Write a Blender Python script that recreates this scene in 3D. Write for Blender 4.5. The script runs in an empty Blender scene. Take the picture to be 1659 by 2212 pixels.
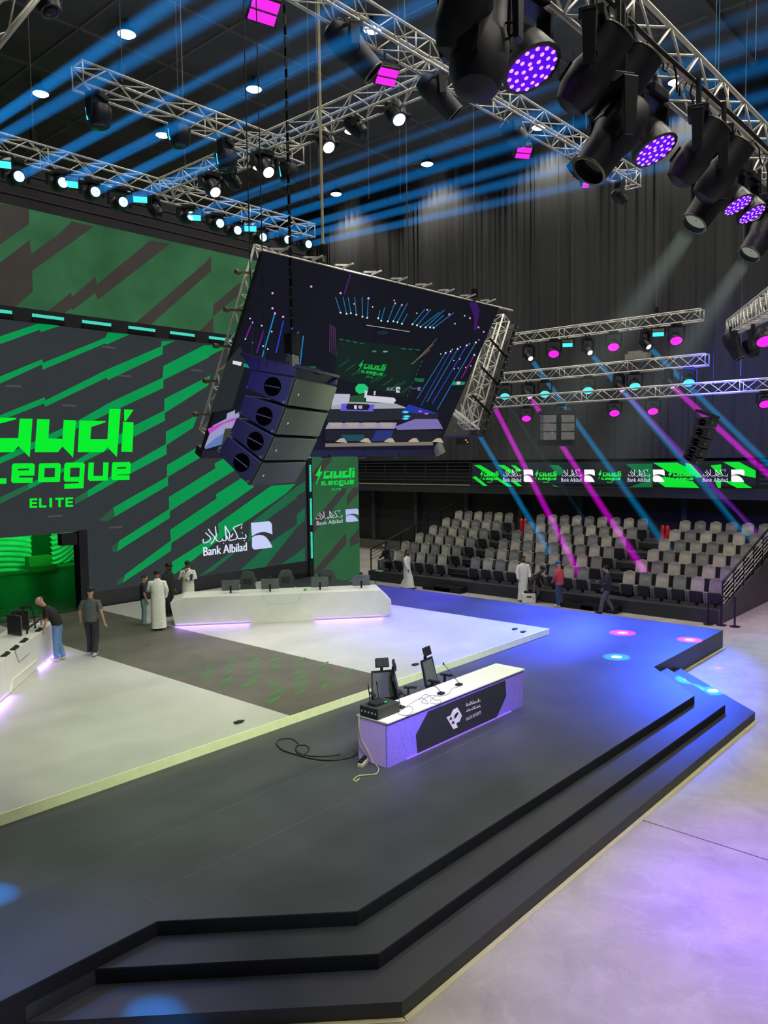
import bpy, bmesh, math, random
from mathutils import Vector, Matrix
random.seed(7)
SC = bpy.context.scene
COL = SC.collection
PI = math.pi
V = Vector

# ------------------------------------------------------------------ camera
IW, IH = 1659, 2212
FPX = 1695.44
RX = (0.66404, -0.74757, -0.01383)   # rows: camera right / up / back expressed in world axes
CAM_Z = 5.83
def _solve():
    cx, cy = IW / 2, IH / 2
    a = V((2340 - cx, -(967 - cy), -FPX)).normalized()
    b = V((-1082 - cx, -(1014 - cy), -FPX))
    b = (b - a * a.dot(b)).normalized()
    c = a.cross(b)
    return a, b, c
_A, _B, _C = _solve()                 # world X, Y, Z in camera axes
CAM = V((0, 0, CAM_Z))
M_W = Matrix((_A, _B, _C))            # camera vector -> world vector
def ray(x, y):
    return (M_W @ V((x - IW / 2, -(y - IH / 2), -FPX))).normalized()
def onz(x, y, z):
    d = ray(x, y); return CAM + d * ((z - CAM.z) / d.z)
def onx(x, y, X):
    d = ray(x, y); return CAM + d * (X / d.x)
def ony(x, y, Y):
    d = ray(x, y); return CAM + d * (Y / d.y)
def onpl(x, y, p, n):
    d = ray(x, y); return CAM + d * ((V(p) - CAM).dot(V(n)) / d.dot(V(n)))
FWD = M_W @ V((0, 0, -1))
def atd(x, y, d):
    r = ray(x, y); return CAM + r * (d / r.dot(FWD))
cam_d = bpy.data.cameras.new('camera')
cam_d.sensor_fit = 'VERTICAL'; cam_d.sensor_height = 36; cam_d.lens = FPX / IH * 36
cam_d.clip_end = 300
cam = bpy.data.objects.new('camera', cam_d); COL.objects.link(cam)
cam.matrix_world = Matrix.Translation(CAM) @ M_W.to_4x4()
SC.camera = cam
vs = SC.view_settings
vs.view_transform = 'Standard'; vs.look = 'None'; vs.exposure = 0; vs.gamma = 1; vs.use_curve_mapping = False
cy_ = SC.cycles
cy_.max_bounces = 4; cy_.diffuse_bounces = 2; cy_.glossy_bounces = 2; cy_.transmission_bounces = 2
cy_.volume_bounces = 0; cy_.transparent_max_bounces = 8
cy_.caustics_reflective = False; cy_.caustics_refractive = False
cy_.sample_clamp_indirect = 3; cy_.sample_clamp_direct = 0
cy_.use_denoising = True
cy_.use_adaptive_sampling = True; cy_.adaptive_threshold = 0.02
try:
    cy_.denoiser = 'OPENIMAGEDENOISE'
except Exception:
    pass

# ------------------------------------------------------------------ materials
def lin(c):
    def f(u):
        u /= 255.0
        return u / 12.92 if u <= 0.04045 else ((u + 0.055) / 1.055) ** 2.4
    return tuple(f(u) for u in c)
_MATS = {}
def mat(key, rgb, rough=0.6, metal=0.0, var=0.12, scale=6.0, spec=0.5, emis=None, es=1.0, bump=0.0, stretch=None):
    """Procedural Principled material: noise varies the base colour a little."""
    if key in _MATS: return _MATS[key]
    m = bpy.data.materials.new(key); m.use_nodes = True
    nt = m.node_tree; N = nt.nodes; L = nt.links
    b = N['Principled BSDF']
    c = lin(rgb)
    b.inputs['Roughness'].default_value = rough
    b.inputs['Metallic'].default_value = metal
    b.inputs['Specular IOR Level'].default_value = spec
    tc = N.new('ShaderNodeTexCoord')
    src = tc.outputs['Object']
    if stretch:
        mp = N.new('ShaderNodeMapping'); mp.inputs['Scale'].default_value = stretch
        L.new(src, mp.inputs['Vector']); src = mp.outputs['Vector']
    nz = N.new('ShaderNodeTexNoise'); nz.inputs['Scale'].default_value = scale; nz.inputs['Detail'].default_value = 3
    L.new(src, nz.inputs['Vector'])
    rp = N.new('ShaderNodeMapRange')
    rp.inputs['From Min'].default_value = 0.3; rp.inputs['From Max'].default_value = 0.7
    rp.inputs['To Min'].default_value = 1 - var; rp.inputs['To Max'].default_value = 1 + var
    L.new(nz.outputs['Fac'], rp.inputs['Value'])
    mx = N.new('ShaderNodeVectorMath'); mx.operation = 'SCALE'
    mx.inputs[0].default_value = c
    L.new(rp.outputs['Result'], mx.inputs['Scale'])
    L.new(mx.outputs['Vector'], b.inputs['Base Color'])
    if bump:
        bp = N.new('ShaderNodeBump'); bp.inputs['Strength'].default_value = bump; bp.inputs['Distance'].default_value = 0.02
        L.new(nz.outputs['Fac'], bp.inputs['Height']); L.new(bp.outputs['Normal'], b.inputs['Normal'])
    if emis is not None:
        b.inputs['Emission Color'].default_value = lin(emis) + (1,)
        b.inputs['Emission Strength'].default_value = es
    _MATS[key] = m
    return m
def glow(key, rgb, es=1.0, sample=False, var=0.0, scale=4.0):
    """Surface that gives off light (lens, LED pixel, screen image)."""
    if key in _MATS: return _MATS[key]
    m = bpy.data.materials.new(key); m.use_nodes = True
    nt = m.node_tree; N = nt.nodes; L = nt.links
    b = N['Principled BSDF']
    b.inputs['Base Color'].default_value = (0.006, 0.006, 0.006, 1)
    b.inputs['Roughness'].default_value = 0.5; b.inputs['Specular IOR Level'].default_value = 0.08
    b.inputs['Emission Color'].default_value = lin(rgb) + (1,)
    b.inputs['Emission Strength'].default_value = es
    if var:
        tc = N.new('ShaderNodeTexCoord')
        nz = N.new('ShaderNodeTexNoise'); nz.inputs['Scale'].default_value = scale; nz.inputs['Detail'].default_value = 4
        L.new(tc.outputs['Object'], nz.inputs['Vector'])
        rp = N.new('ShaderNodeMapRange')
        rp.inputs['From Min'].default_value = 0.3; rp.inputs['From Max'].default_value = 0.7
        rp.inputs['To Min'].default_value = es * (1 - var); rp.inputs['To Max'].default_value = es * (1 + var)
        L.new(nz.outputs['Fac'], rp.inputs['Value']); L.new(rp.outputs['Result'], b.inputs['Emission Strength'])
    m.cycles.emission_sampling = 'AUTO' if sample else 'NONE'
    _MATS[key] = m
    return m

# ------------------------------------------------------------------ mesh builder
class MB:
    def __init__(s): s.v = []; s.f = []; s.m = []; s.cur = 0
    def vert(s, p): s.v.append(V(p)); return len(s.v) - 1
    def face(s, idx): s.f.append(tuple(idx)); s.m.append(s.cur)
    def poly(s, pts):
        s.face([s.vert(p) for p in pts])
    def prism(s, pts, d):
        """closed n-gon extruded by the vector d"""
        d = V(d); n = len(pts)
        a = [s.vert(p) for p in pts]; b = [s.vert(V(p) + d) for p in pts]
        nrm = V((0, 0, 0))
        for i in range(n): nrm += V(pts[i]).cross(V(pts[(i + 1) % n]))
        if nrm.dot(d) > 0: s.face(a[::-1]); s.face(b); order = 1
        else: s.face(a); s.face(b[::-1]); order = -1
        for i in range(n):
            j = (i + 1) % n
            q = (a[i], a[j], b[j], b[i])
            s.face(q if order == 1 else q[::-1])
    def hexa(s, c):
        i = [s.vert(p) for p in c]       # 0-3 bottom loop, 4-7 top loop
        for q in ((3, 2, 1, 0), (4, 5, 6, 7), (0, 1, 5, 4), (1, 2, 6, 5), (2, 3, 7, 6), (3, 0, 4, 7)):
            s.face([i[k] for k in q])
    def box(s, c, size, M=None):
        c = V(c); h = V(size) / 2
        pts = []
        for z in (-1, 1):
            for x, y in ((-1, -1), (1, -1), (1, 1), (-1, 1)):
                p = V((x * h.x, y * h.y, z * h.z))
                if M is not None: p = M @ p
                pts.append(c + p)
        s.hexa(pts)
    def bbox(s, a, b):
        a = V(a); b = V(b); s.box((a + b) / 2, b - a)
    def bar(s, p, q, w, h=None, up=(0, 0, 1)):
        h = h or w
        p = V(p); q = V(q); d = (q - p)
        if d.length < 1e-6: return
        d = d.normalized(); u = V(up)
        if abs(d.dot(u)) > 0.98: u = V((0, 1, 0))
        x = d.cross(u).normalized(); y = d.cross(x)
        c = []
        for e in (p, q):
            for a, b in ((-1, -1), (1, -1), (1, 1), (-1, 1)):
                c.append(e + x * a * w / 2 + y * b * h / 2)
        s.hexa(c)
    @staticmethod
    def frame(d):
        d = V(d).normalized()
        u = V((0, 0, 1)) if abs(d.z) < 0.95 else V((0, 1, 0))
        x = d.cross(u).normalized(); return x, d.cross(x), d
    def rings(s, rings, cap=True):
        """rings: list of lists of points with the same count"""
        idx = [[s.vert(p) for p in r] for r in rings]
        n = len(idx[0])
        for a, b in zip(idx, idx[1:]):
            for i in range(n):
                j = (i + 1) % n
                s.face((a[i], a[j], b[j], b[i]))
        if cap:
            s.face(idx[0][::-1]); s.face(idx[-1])
    def tube(s, p, q, r, n=8, r2=None):
        p = V(p); q = V(q); x, y, d = s.frame(q - p)
        r2 = r if r2 is None else r2
        s.rings([[e + (x * math.cos(2 * PI * i / n) + y * math.sin(2 * PI * i / n)) * rr for i in range(n)] for e, rr in ((p, r), (q, r2))])
    def path(s, pts, r, n=6):
        pts = [V(p) for p in pts]; R = []
        for k, p in enumerate(pts):
            d = pts[min(k + 1, len(pts) - 1)] - pts[max(k - 1, 0)]
            x, y, d = s.frame(d)
            if R:                      # keep the ring orientation
                px = last; x = (px - d * px.dot(d)); x = x.normalized() if x.length > 1e-4 else s.frame(d)[0]; y = d.cross(x)
            last = x
            R.append([p + (x * math.cos(2 * PI * i / n) + y * math.sin(2 * PI * i / n)) * r for i in range(n)])
        s.rings(R)
    def lathe(s, prof, o, d, n=20, cap=True, flat=1.0, up=None):
        """prof: (radius, distance along d) pairs"""
        o = V(o); x, y, d = s.frame(d)
        if up is not None:
            d = V(d); y = (V(up) - d * V(up).dot(d)).normalized(); x = y.cross(d)
        s.rings([[o + d * h + (x * math.cos(2 * PI * i / n) + y * flat * math.sin(2 * PI * i / n)) * r for i in range(n)] for r, h in prof], cap)
    def ell(s, c, r, n=14, k=8, M=None):
        c = V(c); R = []
        for j in range(k + 1):
            t = -PI / 2 + PI * j / k
            ring = []
            for i in range(n):
                a = 2 * PI * i / n
                p = V((r[0] * max(math.cos(t), 0.02) * math.cos(a), r[1] * max(math.cos(t), 0.02) * math.sin(a), r[2] * math.sin(t)))
                ring.append(c + (M @ p if M is not None else p))
            R.append(ring)
        s.rings(R)
    def build(s, name, mats, parent=None, world=True, smooth=False, bevel=0, fix=False):
        me = bpy.data.meshes.new(name)
        off = None
        vs_ = s.v
        if parent is not None and world:
            im = wmat(parent).inverted(); vs_ = [im @ p for p in s.v]
        me.from_pydata([tuple(p) for p in vs_], [], s.f)
        if not isinstance(mats, (list, tuple)): mats = [mats]
        for m in mats: me.materials.append(m)
        if len(mats) > 1: me.polygons.foreach_set('material_index', s.m)
        if fix:
            bm = bmesh.new(); bm.from_mesh(me); bmesh.ops.recalc_face_normals(bm, faces=bm.faces); bm.to_mesh(me); bm.free()
        if smooth:
            me.polygons.foreach_set('use_smooth', [True] * len(me.polygons))
            if smooth is not True:
                me.set_sharp_from_angle(angle=math.radians(smooth))
        me.update()
        o = bpy.data.objects.new(name, me); COL.objects.link(o)
        if parent is not None: o.parent = parent
        if bevel:
            b = o.modifiers.new('bevel', 'BEVEL'); b.width = bevel; b.segments = 2; b.limit_method = 'ANGLE'
        return o
def wmat(o):
    m = o.matrix_basis.copy()
    while o.parent is not None:
        o = o.parent; m = o.matrix_basis @ m
    return m
def tag(o, label=None, cat=None, group=None, kind=None):
    if label: o['label'] = label
    if cat: o['category'] = cat
    if group: o['group'] = group
    if kind: o['kind'] = kind
    return o
def thing(name, label, cat, loc=(0, 0, 0), rz=0, group=None):
    o = bpy.data.objects.new(name, None); COL.objects.link(o)
    o.empty_display_size = 0.2
    o.location = loc; o.rotation_euler = (0, 0, rz)
    return tag(o, label, cat, group)
def copy_tree(o, parent=None):
    c = o.copy(); COL.objects.link(c)
    if parent is not None: c.parent = parent
    for ch in [x for x in bpy.data.objects if x.parent == o]: copy_tree(ch, c)
    return c
def struct(o):
    o['kind'] = 'structure'; return o
ORD = 'first second third fourth fifth sixth seventh eighth ninth tenth eleventh twelfth'.split()
def light(name, kind, loc, power, rgb, target=None, size=0.2, angle=60, blend=0.3, spread=None):
    d = bpy.data.lights.new(name, kind); d.energy = power; d.color = lin(rgb)
    mx = max(d.color); d.color = tuple(c / mx for c in d.color)
    if kind == 'SPOT':
        d.spot_size = math.radians(angle); d.spot_blend = blend; d.shadow_soft_size = size
    elif kind == 'AREA':
        d.shape = 'DISK'; d.size = size
        if spread: d.spread = math.radians(spread)
    else: d.shadow_soft_size = size
    o = bpy.data.objects.new(name, d); COL.objects.link(o)
    o.location = loc
    if target is not None:
        o.rotation_euler = (V(target) - V(loc)).to_track_quat('-Z', 'Y').to_euler()
    return o
# ------------------------------------------------------------------ common materials
M_alu = mat('aluminium', (236, 232, 220), 0.42, 0.25, 0.06, 9)
M_blk = mat('black_plastic', (26, 27, 30), 0.5, 0, 0.15, 12)
M_blk2 = mat('black_metal', (20, 21, 24), 0.42, 0.3, 0.15, 10)
M_cable = mat('black_cable', (16, 16, 17), 0.6)
M_steel = mat('steel_wire', (120, 120, 118), 0.4, 0.7)
M_white = mat('white_laminate', (226, 226, 222), 0.45, 0, 0.03, 3)
M_plat = mat('platform_vinyl', (192, 192, 188), 0.42, 0, 0.05, 1.6)
M_stage = mat('stage_vinyl', (60, 63, 71), 0.45, 0, 0.2, 0.9)
M_curt = mat('curtain_velvet', (58, 59, 60), 0.9, 0, 0.25, 0.7, stretch=(1, 1, 0.08))
M_dark = mat('dark_paint', (36, 38, 42), 0.75, 0, 0.12, 1.5)
M_ceil = mat('ceiling_paint', (118, 124, 118), 0.9, 0, 0.2, 0.4)

def floor_mat():
    m = bpy.data.materials.new('polished_concrete'); m.use_nodes = True
    nt = m.node_tree; N = nt.nodes; L = nt.links; b = N['Principled BSDF']
    tc = N.new('ShaderNodeTexCoord')
    nz = N.new('ShaderNodeTexNoise'); nz.inputs['Scale'].default_value = 1.1; nz.inputs['Detail'].default_value = 8; nz.inputs['Roughness'].default_value = 0.62; nz.inputs['Distortion'].default_value = 0.7
    L.new(tc.outputs['Object'], nz.inputs['Vector'])
    vo = N.new('ShaderNodeTexVoronoi'); vo.feature = 'DISTANCE_TO_EDGE'; vo.inputs['Scale'].default_value = 1.7
    n2 = N.new('ShaderNodeTexNoise'); n2.inputs['Scale'].default_value = 2.0; n2.inputs['Detail'].default_value = 4
    L.new(tc.outputs['Object'], n2.inputs['Vector'])
    ad = N.new('ShaderNodeVectorMath'); ad.operation = 'MULTIPLY_ADD'; ad.inputs[1].default_value = (0.9, 0.9, 0.9)
    L.new(n2.outputs['Color'], ad.inputs[0]); L.new(tc.outputs['Object'], ad.inputs[2]); L.new(ad.outputs[0], vo.inputs['Vector'])
    r1 = N.new('ShaderNodeValToRGB'); e = r1.color_ramp.elements
    e[0].position = 0.33; e[0].color = lin((158, 152, 148)) + (1,); e[1].position = 0.7; e[1].color = lin((186, 180, 175)) + (1,)
    L.new(nz.outputs['Fac'], r1.inputs['Fac'])
    r2 = N.new('ShaderNodeMapRange'); r2.inputs['From Min'].default_value = 0.0; r2.inputs['From Max'].default_value = 0.03; r2.inputs['To Min'].default_value = 1.1; r2.inputs['To Max'].default_value = 1.0
    L.new(vo.outputs['Distance'], r2.inputs['Value'])
    mx = N.new('ShaderNodeVectorMath'); mx.operation = 'SCALE'
    L.new(r1.outputs['Color'], mx.inputs[0]); L.new(r2.outputs['Result'], mx.inputs['Scale']); L.new(mx.outputs['Vector'], b.inputs['Base Color'])
    b.inputs['Roughness'].default_value = 0.42
    return m
M_floor = floor_mat()

# ------------------------------------------------------------------ room shell
mb = MB(); mb.bbox((-30, -22, -0.3), (38, 50, 0)); struct(mb.build('floor', M_floor))
mb = MB()
p0 = onz(1382, 1770, 0); p1 = onz(1659, 1858, 0); dd = (p1 - p0).normalized()
mb.bar(p0 - dd * 0.3, p1 + dd * 14, 0.018, 0.004)
struct(mb.build('trim_1', mat('joint_filler', (60, 58, 58), 0.8)))
mb = MB(); mb.bbox((-30, -22, 22.7), (38, 50, 23.0)); struct(mb.build('ceiling', M_ceil))
mb = MB()                                                   # roof purlins and panel joints under the ceiling
for k in range(12): mb.bbox((-8 + k * 4, -10, 22.62), (-7.93 + k * 4, 49, 22.7))
for k in range(14): mb.bbox((-12, -8 + k * 4.2, 22.62), (37.5, -7.93 + k * 4.2, 22.7))
struct(mb.build('trim_2', mat('ceiling_joint', (160, 164, 156), 0.8)))
mb = MB()                                                   # large service ducts on the ceiling
for yy in (11.0, 38.0): mb.bbox((-12, yy, 22.45), (37.3, yy + 0.3, 22.69))
struct(mb.build('trim_3', mat('duct_paint', (120, 124, 118), 0.8)))
mb = MB(); mb.bbox((-12, 49, 0), (38, 49.3, 22.7)); struct(mb.build('wall_back', M_dark))
mb = MB(); mb.bbox((37.4, -20, 0), (37.7, 49, 22.7)); struct(mb.build('wall_right', M_dark))

# pleated black curtain above the seating balcony
def curtain(x, y0, y1, z0, z1, step=0.16):
    mb = MB(); rr = random.Random(3); a = []; b = []; y = y0; i = 0
    while y < y1:
        off = (rr.uniform(0.05, 0.24) if i % 2 else -rr.uniform(0.02, 0.16))
        a.append(mb.vert((x + off, y, z0))); b.append(mb.vert((x + off * 0.9, y + rr.uniform(-0.03, 0.03), z1)))
        y += rr.uniform(0.09, 0.30); i += 1
    for i in range(len(a) - 1): mb.face((a[i], a[i + 1], b[i + 1], b[i]))
    return mb
o = curtain(36.75, -14, 49, 5.6, 22.3).build('drape_curtain', M_curt, smooth=True)
tag(o, 'tall black pleated drape curtain hanging behind the seating', 'curtain')

# ------------------------------------------------------------------ stage
S1, S2, S3 = 0.53, 0.353, 0.177
stage = thing('stage', 'low black stage with a three tread stepped front edge', 'stage', (14, 10, 0))
mb = MB(); mb.prism([(-6, 7.79, 0), (4.72, 7.79, 0), (6.36, 6.17, 0), (17.07, 6.17, 0), (18.79, 7.8, 0), (24.05, 7.87, 0), (24.05, 25.7, 0), (-6, 25.7, 0)], (0, 0, S1))
mb.build('deck', M_stage, stage)
mb = MB(); mb.prism([(3.96, 7.785, 0), (6.13, 5.63, 0), (17.41, 5.63, 0), (19.56, 7.785, 0), (18.78, 7.785, 0), (17.07, 6.165, 0), (6.36, 6.165, 0), (4.72, 7.785, 0)], (0, 0, S2))
M_step = mat('step_vinyl', (47, 49, 58), 0.5, 0, 0.16, 1.1)
mb.build('step', M_step, stage)
mb = MB(); mb.prism([(3.2, 7.785, 0), (5.9, 5.09, 0), (17.85, 5.14, 0), (20.4, 7.785, 0), (19.57, 7.785, 0), (17.415, 5.625, 0), (6.125, 5.625, 0), (3.95, 7.785, 0)], (0, 0, S3))
mb.build('step', M_step, stage)
mb = MB()
for yy in (8.35, 9.57, 10.79): mb.bbox((-2, yy, S1), (23.9, yy + 0.006, S1 + 0.001))
for xx, ya, yb in ((4.9, 7.9, 8.35), (9.2, 9.58, 10.7), (14.9, 8.36, 9.57), (20.2, 8.36, 10.7)): mb.bbox((xx, ya, S1), (xx + 0.01, yb, S1 + 0.0015))
mb.build('deck_seam', mat('seam_tape', (96, 92, 92), 0.7), stage)
mb = MB(); M_tape = mat('yellow_tape', (204, 198, 156), 0.6, 0, 0.08)
for p, q in (((5.9, 5.05, 0.003), (17.85, 5.1, 0.003)), ((3.15, 7.8, 0.003), (5.9, 5.05, 0.003)), ((20.5, 7.78, 0.003), (24.1, 7.83, 0.003))): mb.bar(p, q, 0.07, 0.004)
mb.build('edge_tape_strip', M_tape, stage)

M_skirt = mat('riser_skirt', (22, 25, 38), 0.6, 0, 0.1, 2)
for pts, za, zb in ((((-6, 7.79), (4.72, 7.79), (6.36, 6.17), (17.07, 6.17)), S2, S1), (((3.96, 7.785), (6.13, 5.63), (17.41, 5.63)), S3, S2), (((-6, 7.79), (3.2, 7.79)), 0, S2)):
    mb = MB()
    for (xa, ya), (xb, yb) in zip(pts, pts[1:]):
        d = V((xb - xa, yb - ya, 0)).normalized(); n = V((d.y, -d.x, 0)) * 0.005
        mb.prism([V((xa, ya, za)), V((xb, yb, za)), V((xb, yb, zb - 0.012)), V((xa, ya, zb - 0.012))], n)
    mb.build('riser_skirt', M_skirt, stage)
PZ = 0.70
plat = thing('raised_platform', 'pale grey raised platform with a dark walkway down its middle', 'platform', (12, 18, S1))
mb = MB(); mb.bbox((-5, 11.66, S1), (10.2, 25.7, PZ)); mb.build('deck', M_plat, plat)
mb = MB(); mb.prism([(13.5, 11.66, S1), (20.37, 11.66, S1), (20.37, 19.9, S1), (21.2, 25.7, S1), (13.5, 25.7, S1)], (0, 0, PZ - S1)); mb.build('deck', M_plat, plat)
mb = MB(); mb.bbox((-5, 11.635, S1), (20.37, 11.66, PZ + 0.0015)); mb.build('lit_fascia', mat('fascia_lit_tint', (240, 244, 206), 0.5, 0, 0.04), plat)  # yellow-green front light is put into this edge strip's colour
M_walk = mat('walkway_vinyl', (96, 91, 86), 0.5, 0, 0.16, 1.4)
mb = MB(); mb.bbox((10.2, 11.66, S1), (13.5, 25.7, PZ)); mb.build('walkway', M_walk, plat)
mb = MB(); rr = random.Random(11)
for r in range(9):                                          # printed green slashes on the walkway
    for c_ in range(4):
        x = 10.45 + c_ * 0.75 + (r % 2) * 0.35; y = 12.6 + r * 0.42 + rr.uniform(-0.08, 0.08); l = rr.uniform(0.3, 0.62); w = rr.uniform(0.05, 0.12)
        mb.poly([(x, y, PZ + 0.003), (x + l, y + l * 0.3, PZ + 0.003), (x + l, y + l * 0.3 + w, PZ + 0.003), (x, y + w, PZ + 0.003)])
mb.build('floor_print', mat('green_print', (62, 122, 60), 0.5), plat)
mb = MB(); rr = random.Random(5)
for i in range(46):
    x = rr.uniform(10.3, 12.2); y = 15.0 + i * 0.22; l = rr.uniform(0.5, 1.2)
    mb.poly([(x, y, PZ + 0.0015), (x + l, y + l * 0.25, PZ + 0.0015), (x + l, y + l * 0.25 + 0.035, PZ + 0.0015), (x, y + 0.035, PZ + 0.0015)])
mb.build('faded_print_mark', mat('faded_print', (98, 102, 82), 0.55), plat)
for i, (px, py) in enumerate(((515, 1562), (1130, 1366), (897, 1437), (1112, 1360))):
    mb = MB(); q = onz(px, py, PZ); mb.box(q + V((0, 0, 0.02)), (0.16, 0.1, 0.035)); mb.box(q + V((0.1, 0.02, 0.012)), (0.1, 0.04, 0.02))
    tag(mb.build('floor_box', M_blk), ('small black cable box on the pale left deck edge', 'small black cable box near the far corner of the pale deck', 'small black cable box behind the caster chairs', 'tiny black cable box beside the far platform corner')[i], 'cable box', 'cable boxes on the platform')

# ------------------------------------------------------------------ LED wall
YW = 25.85
wall = thing('led_wall', 'huge green and charcoal LED wall behind the stage with white and green logos', 'LED wall', (14, YW, PZ))
G_dk = glow('led_charcoal', (50, 55, 58), 0.9, var=0.04, scale=1.5)
G_gr = glow('led_green', (2, 146, 76), 1.0, var=0.08, scale=0.5)
G_gr2 = glow('led_deep_green', (28, 98, 66), 1.0, var=0.12, scale=0.6)
G_lt = glow('led_bright_green', (0, 238, 45), 1.0)
G_wh = glow('led_white', (226, 228, 250), 1.0)
G_bl = glow('led_lavender', (196, 204, 248), 1.0)
G_up = glow('led_hazy_green', (48, 96, 62), 0.92, var=0.25, scale=0.55)
G_ud = glow('led_hazy_brown', (58, 54, 50), 1.0, var=0.15, scale=0.5)
def wl(x, y, d=0.0): return ony(x, y, YW - d)
ZT, ZS1, ZS0 = 14.02, 10.8, 10.38
# lower display with the doorway left open: x up to 13.28, z below 3.41
mb = MB()
mb.bbox((-3, YW, 3.41), (13.28, YW + 0.3, ZS0)); mb.bbox((13.28, YW, 1.24), (23.85, YW + 0.3, ZS0))
low = mb.build('display', G_dk, wall)
def decal(polys, name, m, parent, s, ox, oy, d=0.006, plane=None):
    mb = MB()
    for k, p in enumerate(polys):
        pts = [(plane or wl)(ox + x / s, oy + y / s) for x, y in p]
        n = V((0, -1, 0))
        mb.poly([q + n * (d + 0.0004 * k) for q in pts])
    return mb.build(name, m, parent)
c4 = [[(0, 375), (240, 295), (400, 303), (262, 347), (255, 332), (0, 425)],
      [(0, 632), (268, 522), (275, 545), (672, 385), (690, 350), (830, 362), (680, 428), (672, 420), (275, 588), (265, 555), (0, 677)],
      [(0, 880), (285, 765), (290, 785), (690, 585), (1030, 440), (1035, 405), (1120, 402), (1040, 440), (1040, 490), (690, 655), (680, 640), (290, 825), (280, 805), (0, 915)],
      [(0, 1150), (320, 1000), (480, 925), (700, 800), (1040, 640), (1045, 565), (1310, 430), (1460, 440), (1340, 500), (1335, 510), (1045, 655), (1045, 705), (690, 870), (330, 1040), (0, 1190)],
      [(0, 1405), (420, 1210), (860, 945), (1050, 850), (1052, 775), (1345, 625), (1330, 690), (1055, 865), (1055, 915), (850, 1020), (430, 1230), (0, 1445)],
      [(480, 1412), (840, 1190), (1060, 1065), (1062, 985), (1265, 875), (1235, 960), (1065, 1070), (1065, 1130), (840, 1250), (480, 1450)]]
c5 = [[(215, 1050), (600, 830), (600, 745), (830, 610), (905, 650), (605, 830), (608, 890), (225, 1115)],
      [(255, 1290), (615, 1060), (612, 975), (945, 770), (940, 735), (1000, 700), (1090, 780), (950, 865), (620, 1075), (618, 1125), (240, 1365)],
      [(300, 1530), (628, 1285), (622, 1210), (955, 985), (950, 955), (1130, 840), (1225, 900), (960, 1085), (630, 1305), (628, 1360), (280, 1590)],
      [(635, 1540), (635, 1440), (970, 1230), (965, 1165), (1345, 895), (1520, 880), (1450, 950), (960, 1290), (690, 1500)]]
c6 = [[(820, 1550), (960, 1440), (1180, 1290), (1200, 1160), (1530, 900), (1588, 862), (1588, 930), (1530, 965), (1525, 985), (1300, 1150), (1200, 1280), (930, 1500)],
      [(1120, 1500), (1340, 1300), (1530, 1170), (1530, 1100), (1588, 1050), (1588, 1140), (1530, 1190), (1300, 1480)],
      [(1420, 1455), (1530, 1380), (1588, 1330), (1588, 1430)]]
decal(c4, 'green_stripe', G_gr, low, 2.9625, 0, 600)
decal(c5, 'green_stripe', G_gr, low, 3.318, 180, 780)
decal(c6, 'green_stripe', G_gr2, low, 3.318, 180, 780)
G_fd = glow('led_fading_green', (34, 100, 66), 1.0)
decal([[(480, 1412), (560, 1362), (560, 1405), (480, 1450)], [(0, 1405), (180, 1322), (180, 1356), (0, 1445)]], 'fading_stripe', G_fd, low, 2.9625, 0, 600, 0.009)
decal([[(110, 1140), (215, 1050), (225, 1115), (170, 1150)], [(205, 1330), (255, 1290), (240, 1365), (205, 1372)], [(240, 1580), (300, 1530), (280, 1590), (240, 1605)]], 'fading_stripe', glow('led_faint_green', (40, 82, 62), 1.0), low, 3.318, 180, 780, 0.009)
mb = MB(); mb.bbox((-3, YW, ZS1), (23.85, YW + 0.3, ZT)); up = mb.build('display', G_up, wall)
decal([[(0, 60), (185, 95), (185, 190), (0, 320)],
       [(0, 435), (190, 290), (200, 380), (380, 250), (460, 172), (600, 205), (205, 490), (210, 620), (100, 720), (0, 712)],
       [(305, 748), (455, 625), (460, 655), (610, 525), (620, 575), (960, 295), (1090, 315), (625, 675), (610, 630), (465, 740), (455, 730), (400, 768)],
       [(860, 828), (1310, 440), (1350, 395), (1350, 490), (960, 838)],
       [(1270, 878), (1360, 790), (1365, 705), (1540, 560), (1520, 650), (1365, 780), (1365, 885)]], 'brown_stripe', G_ud, up, 2.9625, 0, 420)
mb = MB(); mb.bbox((-3, YW - 0.12, ZS0), (23.85, YW + 0.25, ZS1)); strip = mb.build('light_strip', M_blk, wall)
G_cy = glow('led_cyan_pixel', (70, 216, 190), 1.0)
for a, b in ((-40, 27), (70, 139), (178, 241), (278, 336), (368, 421), (452, 500)):
    p = wl(a, 680 + a * 0.125, 0.13); q = wl(b, 680 + b * 0.125, 0.13)
    mb = MB(); mb.bbox((p.x, YW - 0.2, ZS0 + 0.02), (q.x, YW - 0.12, ZS0 + 0.12)); bo = mb.build('light_bar', M_blk2, wall)
    mb = MB(); n = 10
    for i in range(n):
        x0 = p.x + (q.x - p.x) * i / n; mb.bbox((x0, YW - 0.16, ZS0 + 0.17), (x0 + (q.x - p.x) / n * 0.8, YW - 0.121, ZS0 + 0.27))
    mb.build('pixel_row', G_cy, bo)
mb = MB(); mb.bbox((-3, YW - 0.03, ZT), (24.1, YW + 1.2, 15.4))
hd = mb.build('header', mat('header_cloth', (50, 48, 50), 0.85, 0, 0.2, 0.8), wall)
mb = MB()
for zz in (14.35, 14.7, 15.05): mb.bbox((-3, YW - 0.06, zz), (24.1, YW - 0.03, zz + 0.05))
mb.build('header_batten', mat('batten', (62, 58, 60), 0.8), hd)
mb = MB(); mb.bbox((13.3, YW - 0.02, PZ), (23.85, YW + 0.3, 1.24)); mb.build('kick_board', mat('kick_black', (44, 46, 52), 0.6), wall)
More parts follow.
